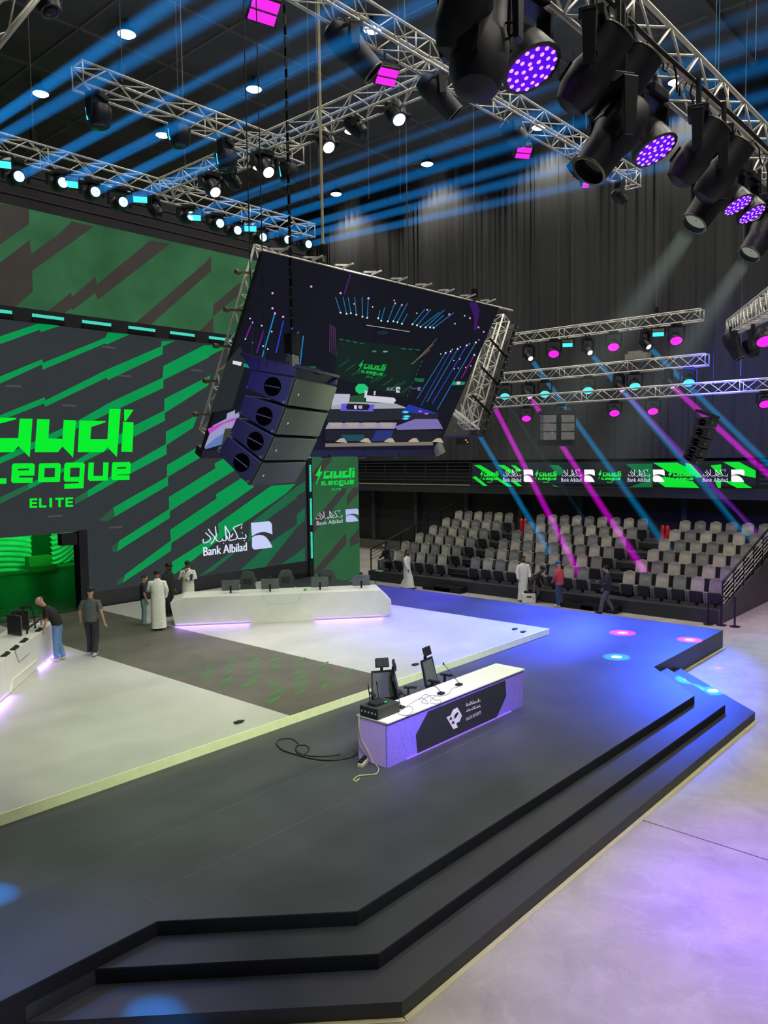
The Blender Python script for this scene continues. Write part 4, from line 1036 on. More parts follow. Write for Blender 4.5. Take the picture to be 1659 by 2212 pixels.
for k in range(4): ipoly([(30 + k * 170, 1248), (170 + k * 170, 1248), (150 + k * 170, 1295), (60 + k * 170, 1292)], (164, 156, 150))
ipoly([(0, 1320), (1165, 1330), (1120, 1440), (0, 1430)], (26, 28, 32)); ipoly([(510, 1325), (680, 1325), (650, 1420), (450, 1440)], (36, 50, 112)); ipoly([(160, 1370), (390, 1370), (380, 1430), (190, 1435)], (26, 72, 84))
for k in range(5): ipoly([(100 + k * 240, 1440), (150 + k * 240, 1405), (190 + k * 240, 1405), (220 + k * 240, 1450)], (176, 162, 146))
ipoly([(0, 1455), (1070, 1440), (1075, 1475), (0, 1490)], (120, 112, 100))
for a, b in (((100, 0), (150, 155)), ((175, 0), (210, 165)), ((225, 0), (253, 160)), ((290, 0), (307, 175)), ((365, 0), (368, 195)), ((425, 30), (415, 205)), ((543, 130), (525, 210)), ((590, 100), (555, 235)), ((690, 60), (620, 240)), ((755, 80), (675, 240)), ((815, 60), (715, 250)), ((815, 165), (760, 265)), ((990, 120), (865, 270)), ((1050, 120), (910, 280)), ((1135, 150), (945, 295)), ((1185, 125), (995, 300)), ((1175, 180), (1040, 300)), ((1275, 155), (1075, 305))):
    iline(a, b, 7, (28, 120, 176)); idot(b, 9, (200, 240, 255))
for a, b, c in (((1195, 555), (910, 1010), (28, 110, 170)), ((1245, 540), (950, 1080), (26, 70, 170)), ((1315, 515), (1010, 1040), (28, 110, 180)), ((1405, 480), (1060, 1060), (34, 70, 210)), ((1495, 450), (1110, 1120), (28, 120, 190)), ((1480, 575), (1350, 810), (150, 20, 160))):
    iline(a, b, 7, c); idot(a, 9, (220, 235, 255))
for c in ((1145, 565), (1260, 520), (1340, 495), (1430, 465), (1525, 425), (1275, 630), (1335, 615), (1280, 712), (1320, 705), (1395, 698), (1445, 684)): idot(c, 6, (225, 225, 245))
for c in ((422, 12), (690, 60), (757, 76), (1010, 125), (1228, 170), (1435, 208), (1520, 300), (1572, 345)): idot(c, 10, (214, 130, 224))
for c in ((280, 65), (465, 95), (680, 30), (905, 158), (1382, 184), (1285, 262)): idot(c, 7, (235, 225, 200))
ipoly([(1420, 50), (1500, 50), (1530, 130), (1500, 330), (1470, 330), (1475, 200)], (52, 20, 90))
ipoly([(1265, 840), (1390, 842), (1378, 870), (1262, 876)], (16, 150, 96)); ipoly([(1305, 838), (1340, 838), (1335, 866), (1302, 868)], (230, 180, 210))
iline((400, 275), (835, 342), 5, (190, 186, 180))
for k in range(4): iline((135 + k * 68, 415 + k * 13), (172 + k * 68, 424 + k * 13), 5, (30, 150, 130))
for k in range(3): iline((750 + k * 70, 508 + k * 6), (795 + k * 70, 513 + k * 6), 5, (30, 150, 130))
for k in range(9): iline((960 - k * 18, 625 + k * 42), (950 - k * 18, 650 + k * 42), 4, (30, 130, 110))
for k in range(3): iline((1105 - k * 35, 412 + k * 55), (870 - k * 12, 655 + k * 5), 5, (120, 104, 92))
for k in range(4): iline((40 + k * 16, 260 + k * 12), (35 + k * 22, 540 + k * 16), 6, (84, 52, 92))
idot((480, 535), 22, (90, 110, 130), e=0.4); idot((590, 538), 26, (130, 150, 170), e=0.3); idot((560, 350), 60, (22, 40, 56), e=0.35)
for a, b, c in (((430, 395), (368, 610), (28, 130, 196)), ((472, 430), (436, 590), (34, 60, 200)), ((515, 460), (498, 640), (28, 120, 186)), ((545, 485), (515, 655), (28, 130, 190)), ((570, 505), (552, 660), (28, 120, 180)), ((318, 440), (285, 520), (120, 26, 140)), ((375, 480), (340, 590), (90, 30, 140)), ((800, 205), (770, 300), (70, 24, 120))):
    iline(a, b, 6, c, *A6)
for c in ((418, 296), (608, 264), (752, 296), (418, 370), (430, 395), (470, 412), (318, 440), (889, 322)): idot(c, 5.5, (222, 160, 236), *A6)
for c in ((308, 420), (365, 455), (285, 520), (318, 538), (372, 555), (395, 570), (414, 484)): idot(c, 4, (190, 226, 246), *A6)
ipoly([(224, 626), (268, 634), (262, 652), (222, 642)], (226, 214, 236), *A6); ipoly([(275, 640), (350, 650), (345, 672), (275, 656)], (20, 140, 100), *A6); ipoly([(575, 655), (632, 655), (628, 678), (575, 672)], (18, 104, 50), *A6)
ipoly([(125, 945), (250, 880), (262, 870), (240, 960), (140, 1010), (85, 1050)], (150, 150, 190), *A6); ipoly([(100, 960), (232, 905), (240, 918), (180, 935), (110, 985)], (190, 70, 190), *A6); ipoly([(85, 1050), (140, 1005), (215, 960), (195, 1030), (90, 1060)], (92, 120, 180), *A6)
ipoly([(185, 960), (235, 955), (215, 1030), (165, 1050)], (60, 60, 52), *A6); ipoly([(195, 885), (235, 868), (232, 905), (192, 912)], (150, 160, 190), *A6)
IMG.build('screen_image', IMATS, scr)
# frame: top rail with stubs, bottom ledge, ladder truss behind the left end
mb = MB(); a = SCR(-0.02, 1.0) - SN * 0.05; b = SCR(1.09, 1.0) - SN * 0.05; mb.tube(a, b, 0.03, 8)
for k in range(9):
    q = SCR(0.05 + k * 0.11, 1.01) - SN * 0.05; mb.bar(q + V((-0.25, 0, 0.02)), q + V((0.25, 0.1, 0.12)), 0.04)
    mb.bar(q, q + V((0.05, -0.25, 0.06)), 0.035)
mb.build('rail', M_alu, scr)
mb = MB(); mb.prism([SCR(0, -0.045), SCR(1.0, -0.045), SCR(1.0, 0), SCR(0, 0)], -SN * 0.25); mb.build('ledge', M_blk, scr)
mb = MB()
for u in (0.12, 0.3, 0.47, 0.63, 0.8):
    q = SCR(u, -0.05) - SN * 0.1; mb.lathe([(0.02, -0.09), (0.13, -0.05), (0.13, 0.02)], q, (0, 0, 1), 14)
mb.build('down_lamp_pattern', M_blk2, scr)
mb = MB(); mb.box(SCR(0.06, 0.012) + SN * 0.05, (0.3, 0.1, 0.12)); mb.build('name_plate', mat('plate_grey', (160, 165, 165), 0.5), scr)
back = -SN
def ladder(parent, p, q, off, dpt, nn, name='support_truss', wdir=V((0, 0, 0))):
    """box truss from p to q, off = across direction, dpt = depth direction"""
    mbs = MB(); p = V(p); q = V(q)
    cs = [V((0, 0, 0)), V(off), V(off) + V(dpt), V(dpt)]
    for c in cs: mbs.tube(p + c, q + c, 0.026, 8)
    for i in range(nn):
        a = i / nn; b = (i + 1) / nn
        for f in range(4):
            c0, c1 = cs[f], cs[(f + 1) % 4]
            if (i + f) % 2: mbs.tube(p.lerp(q, a) + c0, p.lerp(q, b) + c1, 0.013, 5)
            else: mbs.tube(p.lerp(q, a) + c1, p.lerp(q, b) + c0, 0.013, 5)
        if i % 3 == 0:
            for f in range(4): mbs.tube(p.lerp(q, a) + cs[f], p.lerp(q, a) + cs[(f + 1) % 4], 0.016, 5)
    for f in range(4): mbs.tube(q + cs[f], q + cs[(f + 1) % 4], 0.02, 5)
    return mbs.build(name, M_alu, parent, smooth=True)
ladder(scr, SCR(0.015, 1.0) + back * 0.12, SCR(0.015, 0.06) + back * 0.12, back * 0.34, V((0.3, 0, 0)), 12)
for k in range(5):
    mb = MB(); q = SCR(0.0, 0.15 + k * 0.18) + back * 0.4; mb.bar(q + V((-0.10, 0.05, 0)), q + V((0.2, -0.1, 0)), 0.04)
    mb.lathe([(0.05, -0.06), (0.06, 0), (0.04, 0.06)], q + V((-0.10, 0.05, 0)), (1, 0, 0), 8)
    mb.build('clamp_bar', mat('clamp_brown', (120, 108, 84), 0.5, 0.4), scr)
# second screen of the cluster, seen end on
P2 = ony(1117, 706, 13.2); Q2 = ony(1046, 944, 13.2)
s2 = thing('video_screen', 'second hanging screen seen from behind at its end, with a bare truss frame', 'video screen', Q2)
dn = (Q2 - P2).normalized(); N2 = V((0, 1, 0)).cross(dn).normalized()
if N2.x < 0: N2 = -N2                                       # faces +X
mb = MB(); mb.prism([P2, Q2, Q2 + V((0, 4.6, 0)), P2 + V((0, 4.6, 0))], -N2 * 0.14); pn = mb.build('panel', mat('panel_back', (34, 36, 36), 0.5, 0.2, 0.4, 20), s2)
mb = MB(); rr = random.Random(9); Lp = (P2 - Q2).length
for k in range(120):                                        # latches, power leads and ridges on the back of the panels
    a = rr.uniform(0.02, 0.98); yy = rr.uniform(0.02, 2.6)
    c = P2.lerp(Q2, a) + V((0, yy, 0)) - N2 * 0.17
    mb.bar(c, c + dn * rr.uniform(-0.12, 0.12) + V((0, rr.uniform(-0.15, 0.15), 0)) - N2 * rr.uniform(0, 0.05), 0.018)
for k in range(26):
    c = P2.lerp(Q2, 0.02 + k * 0.037) + V((0, -0.02, 0)) - N2 * (0.03 + 0.08 * (k % 2)); mb.lathe([(0.02, 0), (0.04, 0.02), (0.035, 0.05)], c, (0, -1, 0), 8)
mb.build('latch_pattern', mat('latch_metal', (110, 108, 98), 0.4, 0.5), s2)
ladder(s2, P2 - N2 * 0.32 + V((0, 0.1, 0)), Q2 - N2 * 0.32 + V((0, 0.1, 0)) - dn * 0.1, -N2 * 0.36, V((0, 0.45, 0)), 12)
mb = MB()
for a in (0.3, 0.55, 0.8): 
    c = P2.lerp(Q2, a); mb.bar(c - N2 * 0.1, c - N2 * 1.1, 0.05); 
mb.build('cross_arm', M_blk2, s2)
mb = MB()
for k in range(4):
    c = Q2 - dn * (0.15 + 0.1 * (k % 2)) + V((0, 0.1 + 0.12 * k, 0)); mb.tube(c - N2 * 0.2, c - N2 * 1.25 + V((0, 0.2, 0.02 * k)), 0.03, 6); mb.tube(c - N2 * 0.5, c - N2 * 0.9 - dn * 0.35, 0.018, 5)
mb.build('base_frame', M_alu, s2)
q = onpl(1000, 953, Q2, B_); t = thing('control_box', 'small black control box with yellow lights under the screen corner', 'control box', q)
mb = MB(); mb.box(q, (0.34, 0.24, 0.2)); mb.build('body', M_blk, t)
mb = MB(); mb.box(q + V((-0.02, -0.125, 0.03)), (0.05, 0.01, 0.03)); mb.box(q + V((0.06, -0.125, -0.03)), (0.04, 0.01, 0.03)); mb.build('indicator_dot', glow('yellow_led', (240, 210, 90), 1.2), t)
c = onpl(946, 968, SCR(1, 0), SN); a = V((0.35, -0.25, -0.9)).normalized()
t = thing('barrel_lamp', 'pale grey barrel lamp under the corner of the hanging screen', 'stage light', c)
mb = MB(); mb.lathe([(0.05, -0.26), (0.12, -0.24), (0.17, -0.05), (0.16, 0.18), (0.13, 0.2)], c, a, 18); mb.build('body', mat('barrel_grey', (128, 130, 126), 0.5), t, smooth=40)
mb = MB(); mb.lathe([(0.128, 0.195), (0.06, 0.205), (0.01, 0.208)], c, a, 18, cap=False); mb.build('lens', mat('barrel_glass', (60, 70, 66), 0.15), t, smooth=True)
mb = MB(); mb.bar(c + V((0.12, 0, 0)), c + V((0.12, 0, 0.4)), 0.04); mb.bar(c + V((-0.12, 0, 0)), c + V((-0.12, 0, 0.4)), 0.04); mb.build('yoke', M_blk2, t)

# ------------------------------------------------------------------ speaker arrays
M_cab = mat('cabinet_paint', (30, 31, 40), 0.55, 0.0, 0.1, 20)
M_gri = mat('speaker_grille', (66, 72, 68), 0.62, 0.1, 0.12, 30)
WV = V((0.925, 0.38, 0)).normalized(); NV = V((WV.y, -WV.x, 0))
def array(label, near, lefts, rights, W, WV, tops, handles, dist, hr):
    NV = V((WV.y, -WV.x, 0)); N = atd(near[0], near[1], dist)
    def pl(x, y): return onpl(x, y, N, WV)
    t = thing('speaker_array', label, 'speaker array', N)
    for k, (l, r) in enumerate(zip(lefts, rights)):
        q = [pl(*l[0]), pl(*r[0]), pl(*r[1]), pl(*l[1])]
        mb = MB(); mb.prism(q, WV * W); cab = mb.build('cabinet', M_cab, t, bevel=0.012)
        fd = (q[2] - q[1]).normalized(); fn = WV.cross(fd).normalized()
        if fn.dot(NV) < 0: fn = -fn
        h = (q[2] - q[1]).length
        mb = MB(); o = q[1] + fn * 0.006 + WV * 0.03 + fd * 0.012
        mb.prism([o, o + WV * (W - 0.06), o + WV * (W - 0.06) + fd * (h - 0.024), o + fd * (h - 0.024)], fn * 0.012); mb.build('grille', M_gri, cab)
        mb = MB(); mb.lathe([(0.006, 0), (0.014, 0.004), (0.002, 0.008)], o + WV * (W * 0.12) + fd * h * 0.5 + fn * 0.014, fn, 10); mb.build('logo_dot', glow('logo_dot', (190, 200, 205), 0.8), cab)
        if handles:
            c = pl(*handles[k]) - WV * 0.004
            mb = MB(); mb.lathe([(hr, 0.0), (hr * 0.93, 0.004), (hr * 0.9, 0.001)], c, -WV, 24, cap=False); mb.lathe([(hr * 0.9, 0.0), (0.002, 0.0005)], c, -WV, 24, cap=False); mb.build('handle_recess', mat('recess_black', (3, 3, 5), 0.9, spec=0.0), cab)
            ax = (q[1] - q[0]).normalized(); mb = MB(); mb.tube(c - ax * hr * 0.9 - WV * 0.006, c + ax * hr * 0.9 - WV * 0.006, hr * 0.06, 6); mb.build('handle_bar', mat('handle_edge', (92, 88, 90), 0.4, 0.4), cab)
            mb = MB(); mb.tube(q[2] - ax * 0.03 - fd * 0.03 - WV * 0.012, q[2] - ax * 0.03 - fd * 0.03, hr * 0.16, 10); mb.tube(q[3] + ax * 0.02 - fd * 0.02 - WV * 0.012, q[3] + ax * 0.02 - fd * 0.02, hr * 0.12, 10); mb.build('link_pin', M_steel, cab)
    tl, tr, br, bl = [pl(*p) for p in tops]
    mb = MB()
    for s in (0.0, W - 0.05): mb.prism([tl + WV * s, tr + WV * s, br + WV * s, bl + WV * s], WV * 0.05)
    mb.bar(tl + WV * W * 0.5, tr + WV * W * 0.5, 0.06); mb.bar(tl, tl + WV * W, 0.03); mb.bar(tr, tr + WV * W, 0.03)
    mb.build('flying_frame', M_cab, t)
    return N, W, (tl + tr) / 2 + WV * W * 0.5
Lx = [((539, 800), (530, 840)), ((527, 853), (514, 894)), ((511, 901), (495, 938)), ((492, 941), (470, 977))]
Rx = [((636, 816), (617, 876)), ((615, 879), (592, 939)), ((590, 942), (566, 995)), ((564, 998), (537, 1049))]
N1, W1, H1 = array('nearest curved speaker array with round side handles before the hanging screen', (636, 816), Lx, Rx, 1.12, WV, ((522, 765), (640, 792), (636, 812), (540, 797)), [(589, 835), (571, 899), (552, 953), (522, 999)], 8.0, 0.098)
HOOK = H1 + V((0, 0, 0.02))
mb = MB(); mb.box(HOOK + V((0, 0, 0.03)), (0.1, 0.1, 0.12)); mb.tube(HOOK + V((0, 0, 0.05)), HOOK + V((0, 0, 0.2)), 0.03); tag(mb.build('shackle', M_steel), 'steel shackle on top of the nearest speaker array', 'shackle')
L2 = [((1504, 901), (1501, 918)), ((1500, 920), (1495, 938)), ((1494, 940), (1488, 956)), ((1487, 958), (1481, 972)), ((1480, 974), (1474, 987))]
R2 = [((1537, 900), (1532, 922)), ((1531, 924), (1524, 946)), ((1523, 948), (1516, 968)), ((1515, 970), (1507, 988)), ((1506, 990), (1497, 1005))]
N3, W3, H3 = array('far black speaker array hanging right of the ribbon centre', (1537, 900), L2, R2, 1.05, V((0.985, 0.17, 0)).normalized(), ((1503, 885), (1540, 898), (1538, 902), (1503, 890)), [(1517, 912), (1511, 933), (1503, 954), (1496, 972), (1489, 988)], 20.0, 0.085)
# box cluster seen front on
c = atd(1202, 925, 24); M = Matrix((R_, -FWD, R_.cross(FWD) * -1 if 0 else V((0, 0, 1)))).transposed()
X_ = V((R_.x, R_.y, 0)).normalized(); Y_ = V((X_.y, -X_.x, 0))
def CL(x, z, y=0): return c + X_ * x + V((0, 0, z)) + Y_ * y
M = Matrix((X_, Y_, V((0, 0, 1)))).transposed()
t = thing('speaker_cluster', 'boxy dark speaker cluster of two columns hanging before the seating curtain', 'speaker cluster', c)
mb = MB(); mb.box(CL(0, 0.47), (1.0, 0.6, 0.12), M); mb.build('flying_frame', M_cab, t)
for j in range(3):
    for k in (-1, 1):
        mb = MB(); mb.box(CL(k * 0.27, 0.27 - j * 0.26, 0.1), (0.40, 0.5, 0.23), M); cab = mb.build('cabinet', mat('cluster_grey', (120, 120, 118), 0.6), t, bevel=0.015)
mb = MB(); mb.box(CL(0, 0.0, 0.05), (0.12, 0.5, 0.85), M); mb.box(CL(0.03, 0.2, 0.3), (0.1, 0.1, 0.1), M); mb.box(CL(-0.02, -0.15, 0.3), (0.13, 0.1, 0.12), M); mb.build('spine', M_blk2, t)
mb = MB(); mb.box(CL(0, -0.45, -0.05), (1.04, 0.5, 0.2), M); mb.box(CL(0.53, 0, -0.1), (0.06, 0.5, 0.95), M); mb.build('cabinet', M_cab, t)

# ------------------------------------------------------------------ caster desk
DX0, DX1, DY0, DY1, DZ0, DZ1 = 9.76, 14.12, 8.66, 9.38, S1, S1 + 0.8
M_dsk = mat('desk_lilac', (150, 140, 226), 0.6, 0, 0.06, 14)
M_dsf = mat('desk_front_violet_lit', (142, 122, 252), 0.6, 0, 0.14, 26)  # purple wash light is put into the front panel's colour
desk = thing('caster_desk', 'long desk with a white top and purple lit sides, black emblem panel on its front', 'desk', ((DX0 + DX1) / 2, (DY0 + DY1) / 2, S1))
mb = MB(); mb.bbox((DX0, DY0 + 0.03, DZ0), (DX1, DY0 + 0.06, DZ1 - 0.03)); fp = mb.build('front_panel', M_dsf, desk)
for x in (DX0, DX1 - 0.03):
    mb = MB(); mb.bbox((x, DY0 + 0.061, DZ0), (x + 0.03, DY1 - 0.02, DZ1 - 0.03)); mb.build('end_panel', mat('desk_end_violet_lit', (204, 176, 250), 0.6, 0, 0.04), desk)  # pale desk ends tinted as if under the purple lamps
mb = MB(); mb.bbox((DX0 - 0.02, DY0, DZ1 - 0.03), (DX1 + 0.02, DY1, DZ1)); mb.build('desk_top', mat('desk_top_white', (232, 232, 214), 0.4, 0, 0.03), desk, bevel=0.006)
def df(x, y, d=0.0): return ony(560 + x / 2.676, 1380 + y / 2.676, DY0 + 0.028 - d)
mb = MB(); mb.prism([df(*p) for p in ((975, 420), (1420, 240), (1425, 330), (1370, 452), (915, 660), (905, 555))], (0, -0.012, 0)); bp = mb.build('emblem_panel', mat('emblem_black', (44, 46, 52), 0.6), desk)
def de(x, y, d): return ony(890 + x / 7.54, 1460 + y / 7.54, DY0 + 0.014 - d)
M_em = mat('emblem_white', (236, 236, 236), 0.6); M_emd = mat('emblem_dark', (30, 31, 36), 0.6)
mb = MB(); mb.poly([de(*p, 0.004) for p in ((560, 675), (630, 640), (665, 555), (740, 512), (815, 645), (775, 745), (720, 770), (745, 840), (675, 868))]); mb.build('white_emblem_print', M_em, bp, fix=True)
mb = MB()
for q in (((685, 690), (695, 640), (720, 603), (765, 590), (742, 640), (712, 688)), ((605, 725), (632, 655), (655, 705)), ((640, 790), (668, 725), (700, 770))): mb.poly([de(*p, 0.006) for p in q])
mb.build('dark_emblem_print', M_emd, bp, fix=True)
mb = MB()
for p in fit(text_polys('SAUDI ESPORTS'), (0, 1, 0, 1)):
    mb.poly([de(880 + u * 245, 735 - u * 118 - v * 52, 0.004) for u, v in p])
for line, (y0, h) in enumerate(((470, 56), (560, 50))):
    rr = random.Random(4 + line)
    for k in range(11):
        u = k / 11; x = 880 + u * 240; y = y0 - u * 88 + 30
        hh = h * rr.choice((0.5, 1.0, 0.75, 1.0, 0.4)); w = 9
        mb.poly([de(x, y, 0.004), (de(x + w, y - 4, 0.004)), de(x + w, y - hh - 4, 0.004), de(x, y - hh, 0.004)])
    for k in range(3):
        a = 880 + k * 85; mb.poly([de(a, y0 + 30 - k * 31, 0.004), de(a + 70, y0 + 4 - k * 31, 0.004), de(a + 70, y0 - 8 - k * 31, 0.004), de(a, y0 + 18 - k * 31, 0.004)])
mb.build('white_logo_text', M_em, bp, fix=True)
mb = MB(); mb.bbox((DX0 + 0.5, DY0 + 0.0, DZ0 + 0.005), (DX1 - 0.5, DY0 + 0.028, DZ0 + 0.022)); mb.build('light_line', glow('violet_strip', (156, 110, 255), 1.1), desk)

def office_chair(label, x, y, rz):
    t = thing('office_chair', label, 'chair', (x, y, S1), rz, 'caster chairs')
    M_mesh = mat('chair_mesh', (84, 92, 88), 0.8, 0, 0.1, 30); M_fr = M_blk
    mb = MB(); mb.hexa([(-0.22, -0.08, 0.55), (0.22, -0.08, 0.55), (0.22, -0.05, 0.55), (-0.22, -0.05, 0.55), (-0.20, -0.20, 1.02), (0.20, -0.20, 1.02), (0.20, -0.17, 1.02), (-0.20, -0.17, 1.02)]); mb.build('backrest', M_mesh, t, world=False)
    mb = MB()
    for s in (-1, 1): mb.bar((s * 0.23, -0.065, 0.52), (s * 0.21, -0.185, 1.05), 0.035)
    mb.bar((-0.22, -0.185, 1.04), (0.22, -0.185, 1.04), 0.035); mb.bar((-0.22, -0.06, 0.53), (0.22, -0.06, 0.53), 0.04); mb.bar((0, -0.11, 0.4), (0, -0.22, 1.1), 0.05); mb.build('frame', M_fr, t, world=False)
    mb = MB(); mb.hexa([(-0.15, -0.16, 1.12), (0.15, -0.16, 1.12), (0.13, -0.12, 1.14), (-0.13, -0.12, 1.14), (-0.14, -0.22, 1.30), (0.14, -0.22, 1.30), (0.13, -0.17, 1.32), (-0.13, -0.17, 1.32)]); mb.bar((0, -0.2, 1.04), (0, -0.2, 1.2), 0.04); mb.build('headrest', M_fr, t, world=False, bevel=0.015)
    mb = MB(); mb.box((0, 0.17, 0.47), (0.48, 0.48, 0.08)); mb.build('seat', M_fr, t, world=False, bevel=0.03)
    for s in (-1, 1):
        mb = MB(); mb.bar((s * 0.27, 0.1, 0.45), (s * 0.27, 0.1, 0.68), 0.04); mb.box((s * 0.27, 0.14, 0.69), (0.08, 0.26, 0.03)); mb.build('armrest', M_fr, t, world=False)
    mb = MB(); mb.tube((0, 0.15, 0.1), (0, 0.15, 0.43), 0.03)
    for k in range(5):
        a = 2 * PI * k / 5; e = V((0.3 * math.cos(a), 0.15 + 0.3 * math.sin(a), 0.06)); mb.bar((0, 0.15, 0.1), e, 0.04)
    mb.build('base', M_blk2, t, world=False)
    for k in range(5):
        a = 2 * PI * k / 5; e = V((0.3 * math.cos(a), 0.15 + 0.3 * math.sin(a), 0.03)); mb = MB(); mb.tube(e + V((-0.02, 0, 0)), e + V((0.02, 0, 0)), 0.03, 10); mb.build('caster', M_blk, t, world=False)
    return t
q = ony(872, 1468, 9.85); office_chair('black mesh office chair, left of the two behind the purple desk, turned sideways', q.x - 0.02, 9.85, PI + 0.7)
q = ony(846, 1455, 10.0); office_chair('black mesh office chair pushed against the left chair behind the purple desk', q.x - 0.05, 10.15, PI - 0.6)
q = ony(938, 1455, 10.0); office_chair('black mesh office chair standing alone at the middle of the purple desk', q.x, 10.0, PI + 0.15)
def gmic(label, px, py, tip):
    p = onz(px, py, DZ1); t = thing('gooseneck_microphone', label, 'microphone', p, 0, 'desk microphones')
    mb = MB(); mb.prism([p + V((-0.06, -0.05, 0.002)), p + V((0.06, -0.05, 0.002)), p + V((0.06, 0.06, 0.002)), p + V((-0.06, 0.06, 0.002))], (0, 0, 0.04)); mb.build('base', M_blk, t, bevel=0.01)
    e = onpl(tip[0], tip[1], p + V((0, 0, 0)), V((0, 1, 0)))
    mb = MB(); mb.path([p + V((0, 0, 0.04)), p.lerp(e, 0.35) + V((0, 0, 0.03)), p.lerp(e, 0.7) + V((0, 0, 0.015)), e], 0.006); mb.build('neck', M_blk2, t)
    mb = MB(); mb.ell(e, (0.018, 0.018, 0.03), 8, 6); mb.build('capsule', M_blk, t, smooth=True)
gmic('gooseneck microphone nearest the black receiver on the purple desk', 866, 1530, (848, 1468)); gmic('gooseneck microphone in the middle of the purple desk', 953, 1500, (938, 1480)); gmic('gooseneck microphone with the tallest neck, farthest along the purple desk', 992, 1481, (958, 1434))
p = onz(812, 1552, DZ1); t = thing('radio_receiver', 'black receiver box on the left end of the purple desk', 'receiver', p)
mb = MB(); mb.bbox((p.x - 0.05, p.y - 0.1, DZ1 + 0.004), (p.x + 0.52, p.y + 0.33, DZ1 + 0.19)); mb.build('case', mat('rack_grey', (48, 54, 46), 0.5), t, bevel=0.008)
mb = MB(); mb.bbox((p.x - 0.062, p.y - 0.09, DZ1 + 0.01), (p.x - 0.05, p.y + 0.32, DZ1 + 0.185)); mb.build('face_panel', M_blk, t)
mb = MB()
for k in range(5): mb.tube((p.x - 0.075, p.y - 0.05 + k * 0.08, DZ1 + 0.10), (p.x - 0.06, p.y - 0.05 + k * 0.08, DZ1 + 0.10), 0.015, 10)
mb.build('knob_pattern', mat('knob_pale', (150, 150, 190), 0.4), t)
r0 = V((p.x + 0.18, p.y + 0.12, DZ1 + 0.192)); t = thing('wireless_router', 'small black router with two upright antennas lying on the receiver box', 'router', r0)
mb = MB(); mb.box(r0 + V((0, 0, 0.025)), (0.32, 0.2, 0.045)); mb.build('case', M_blk, t, bevel=0.01)
mb = MB(); mb.box(r0 + V((0.1, -0.102, 0.03)), (0.06, 0.006, 0.02)); mb.build('status_light', glow('green_led', (40, 220, 120), 1.3), t)
for s in (-0.1, 0.12):
    mb = MB(); mb.tube(r0 + V((s, 0.08, 0.04)), r0 + V((s - 0.03, 0.1, 0.36)), 0.009, 8); mb.build('antenna', M_blk2, t)
def lay(label, pts, r, m, z, name='cable', cat='cable'):
    P = [onz(x, y, z + r) for x, y in pts]
    Q = []
    for i in range(len(P) - 1):                              # smooth the run a little
        a, b = P[i], P[i + 1]; pa, nb = P[max(i - 1, 0)], P[min(i + 2, len(P) - 1)]
        for k in range(5):
            s = k / 5; Q.append(0.5 * ((2 * a) + (b - pa) * s + (2 * pa - 5 * a + 4 * b - nb) * s * s + (3 * a - pa - 3 * b + nb) * s ** 3))
    Q.append(P[-1]); mb = MB(); mb.path(Q, r, 6); return tag(mb.build(name, m, smooth=True), label, cat)
M_grey = mat('thin_cable', (120, 124, 100), 0.6)
lay('thin tangled microphone cable on the white top of the purple desk', [(868, 1533), (885, 1525), (892, 1535), (880, 1545), (860, 1540), (890, 1518), (912, 1508), (925, 1520), (910, 1516), (930, 1502), (950, 1504), (970, 1498), (976, 1488), (990, 1484)], 0.005, M_grey, DZ1)
lay('second thin looped cable lying between the desk microphones', [(905, 1512), (920, 1500), (940, 1512), (952, 1512), (948, 1520), (930, 1518), (935, 1508), (950, 1500)], 0.005, M_grey, DZ1)
lay('long black looped cable on the stage left of the purple desk', [(596, 1606), (610, 1620), (640, 1630), (670, 1638), (700, 1642), (740, 1640), (766, 1632), (772, 1625)], 0.012, M_cable, S1)
lay('second black cable coil on the stage left of the purple desk', [(596, 1606), (605, 1597), (630, 1596), (645, 1608), (638, 1618), (650, 1632), (668, 1620), (660, 1610), (640, 1612), (648, 1628), (690, 1634), (735, 1630)], 0.01, M_cable, S1)
lay('beige cable loop on the stage at the corner of the purple desk', [(812, 1652), (818, 1662), (812, 1672), (795, 1674), (775, 1676), (764, 1684), (768, 1688), (776, 1682)], 0.012, mat('beige_cable', (170, 164, 130), 0.6), S1)
P = [V((DX0 - 0.06, DY1 - 0.1, DZ1 + 0.05)), V((DX0 - 0.09, DY1 - 0.12, DZ1 - 0.15)), V((DX0 - 0.07, DY1 - 0.15, DZ1 - 0.4)), V((DX0 - 0.05, DY1 - 0.3, DZ0 + 0.2)), V((DX0 - 0.04, DY1 - 0.4, DZ0 + 0.03))]
mb = MB(); mb.path(P, 0.014); tag(mb.build('cable', mat('beige_cable', (170, 164, 130))), 'beige cable hanging down the left end of the purple desk', 'cable')
q = onz(790, 1648, S1); t = thing('power_strip', 'cluttered power strip on the stage at the foot of the purple desk', 'power strip', q)
mb = MB(); mb.box(q + V((-0.05, 0.0, 0.03)), (0.34, 0.1, 0.05), Matrix.Rotation(0.4, 3, 'Z')); mb.build('body', mat('strip_white', (196, 190, 170), 0.5), t)
mb = MB()
for k in range(5): mb.box(q + V((-0.16 + k * 0.07, -0.03 + 0.03 * k, 0.075)), (0.05, 0.06, 0.05))
mb.build('plug_print', M_blk, t)

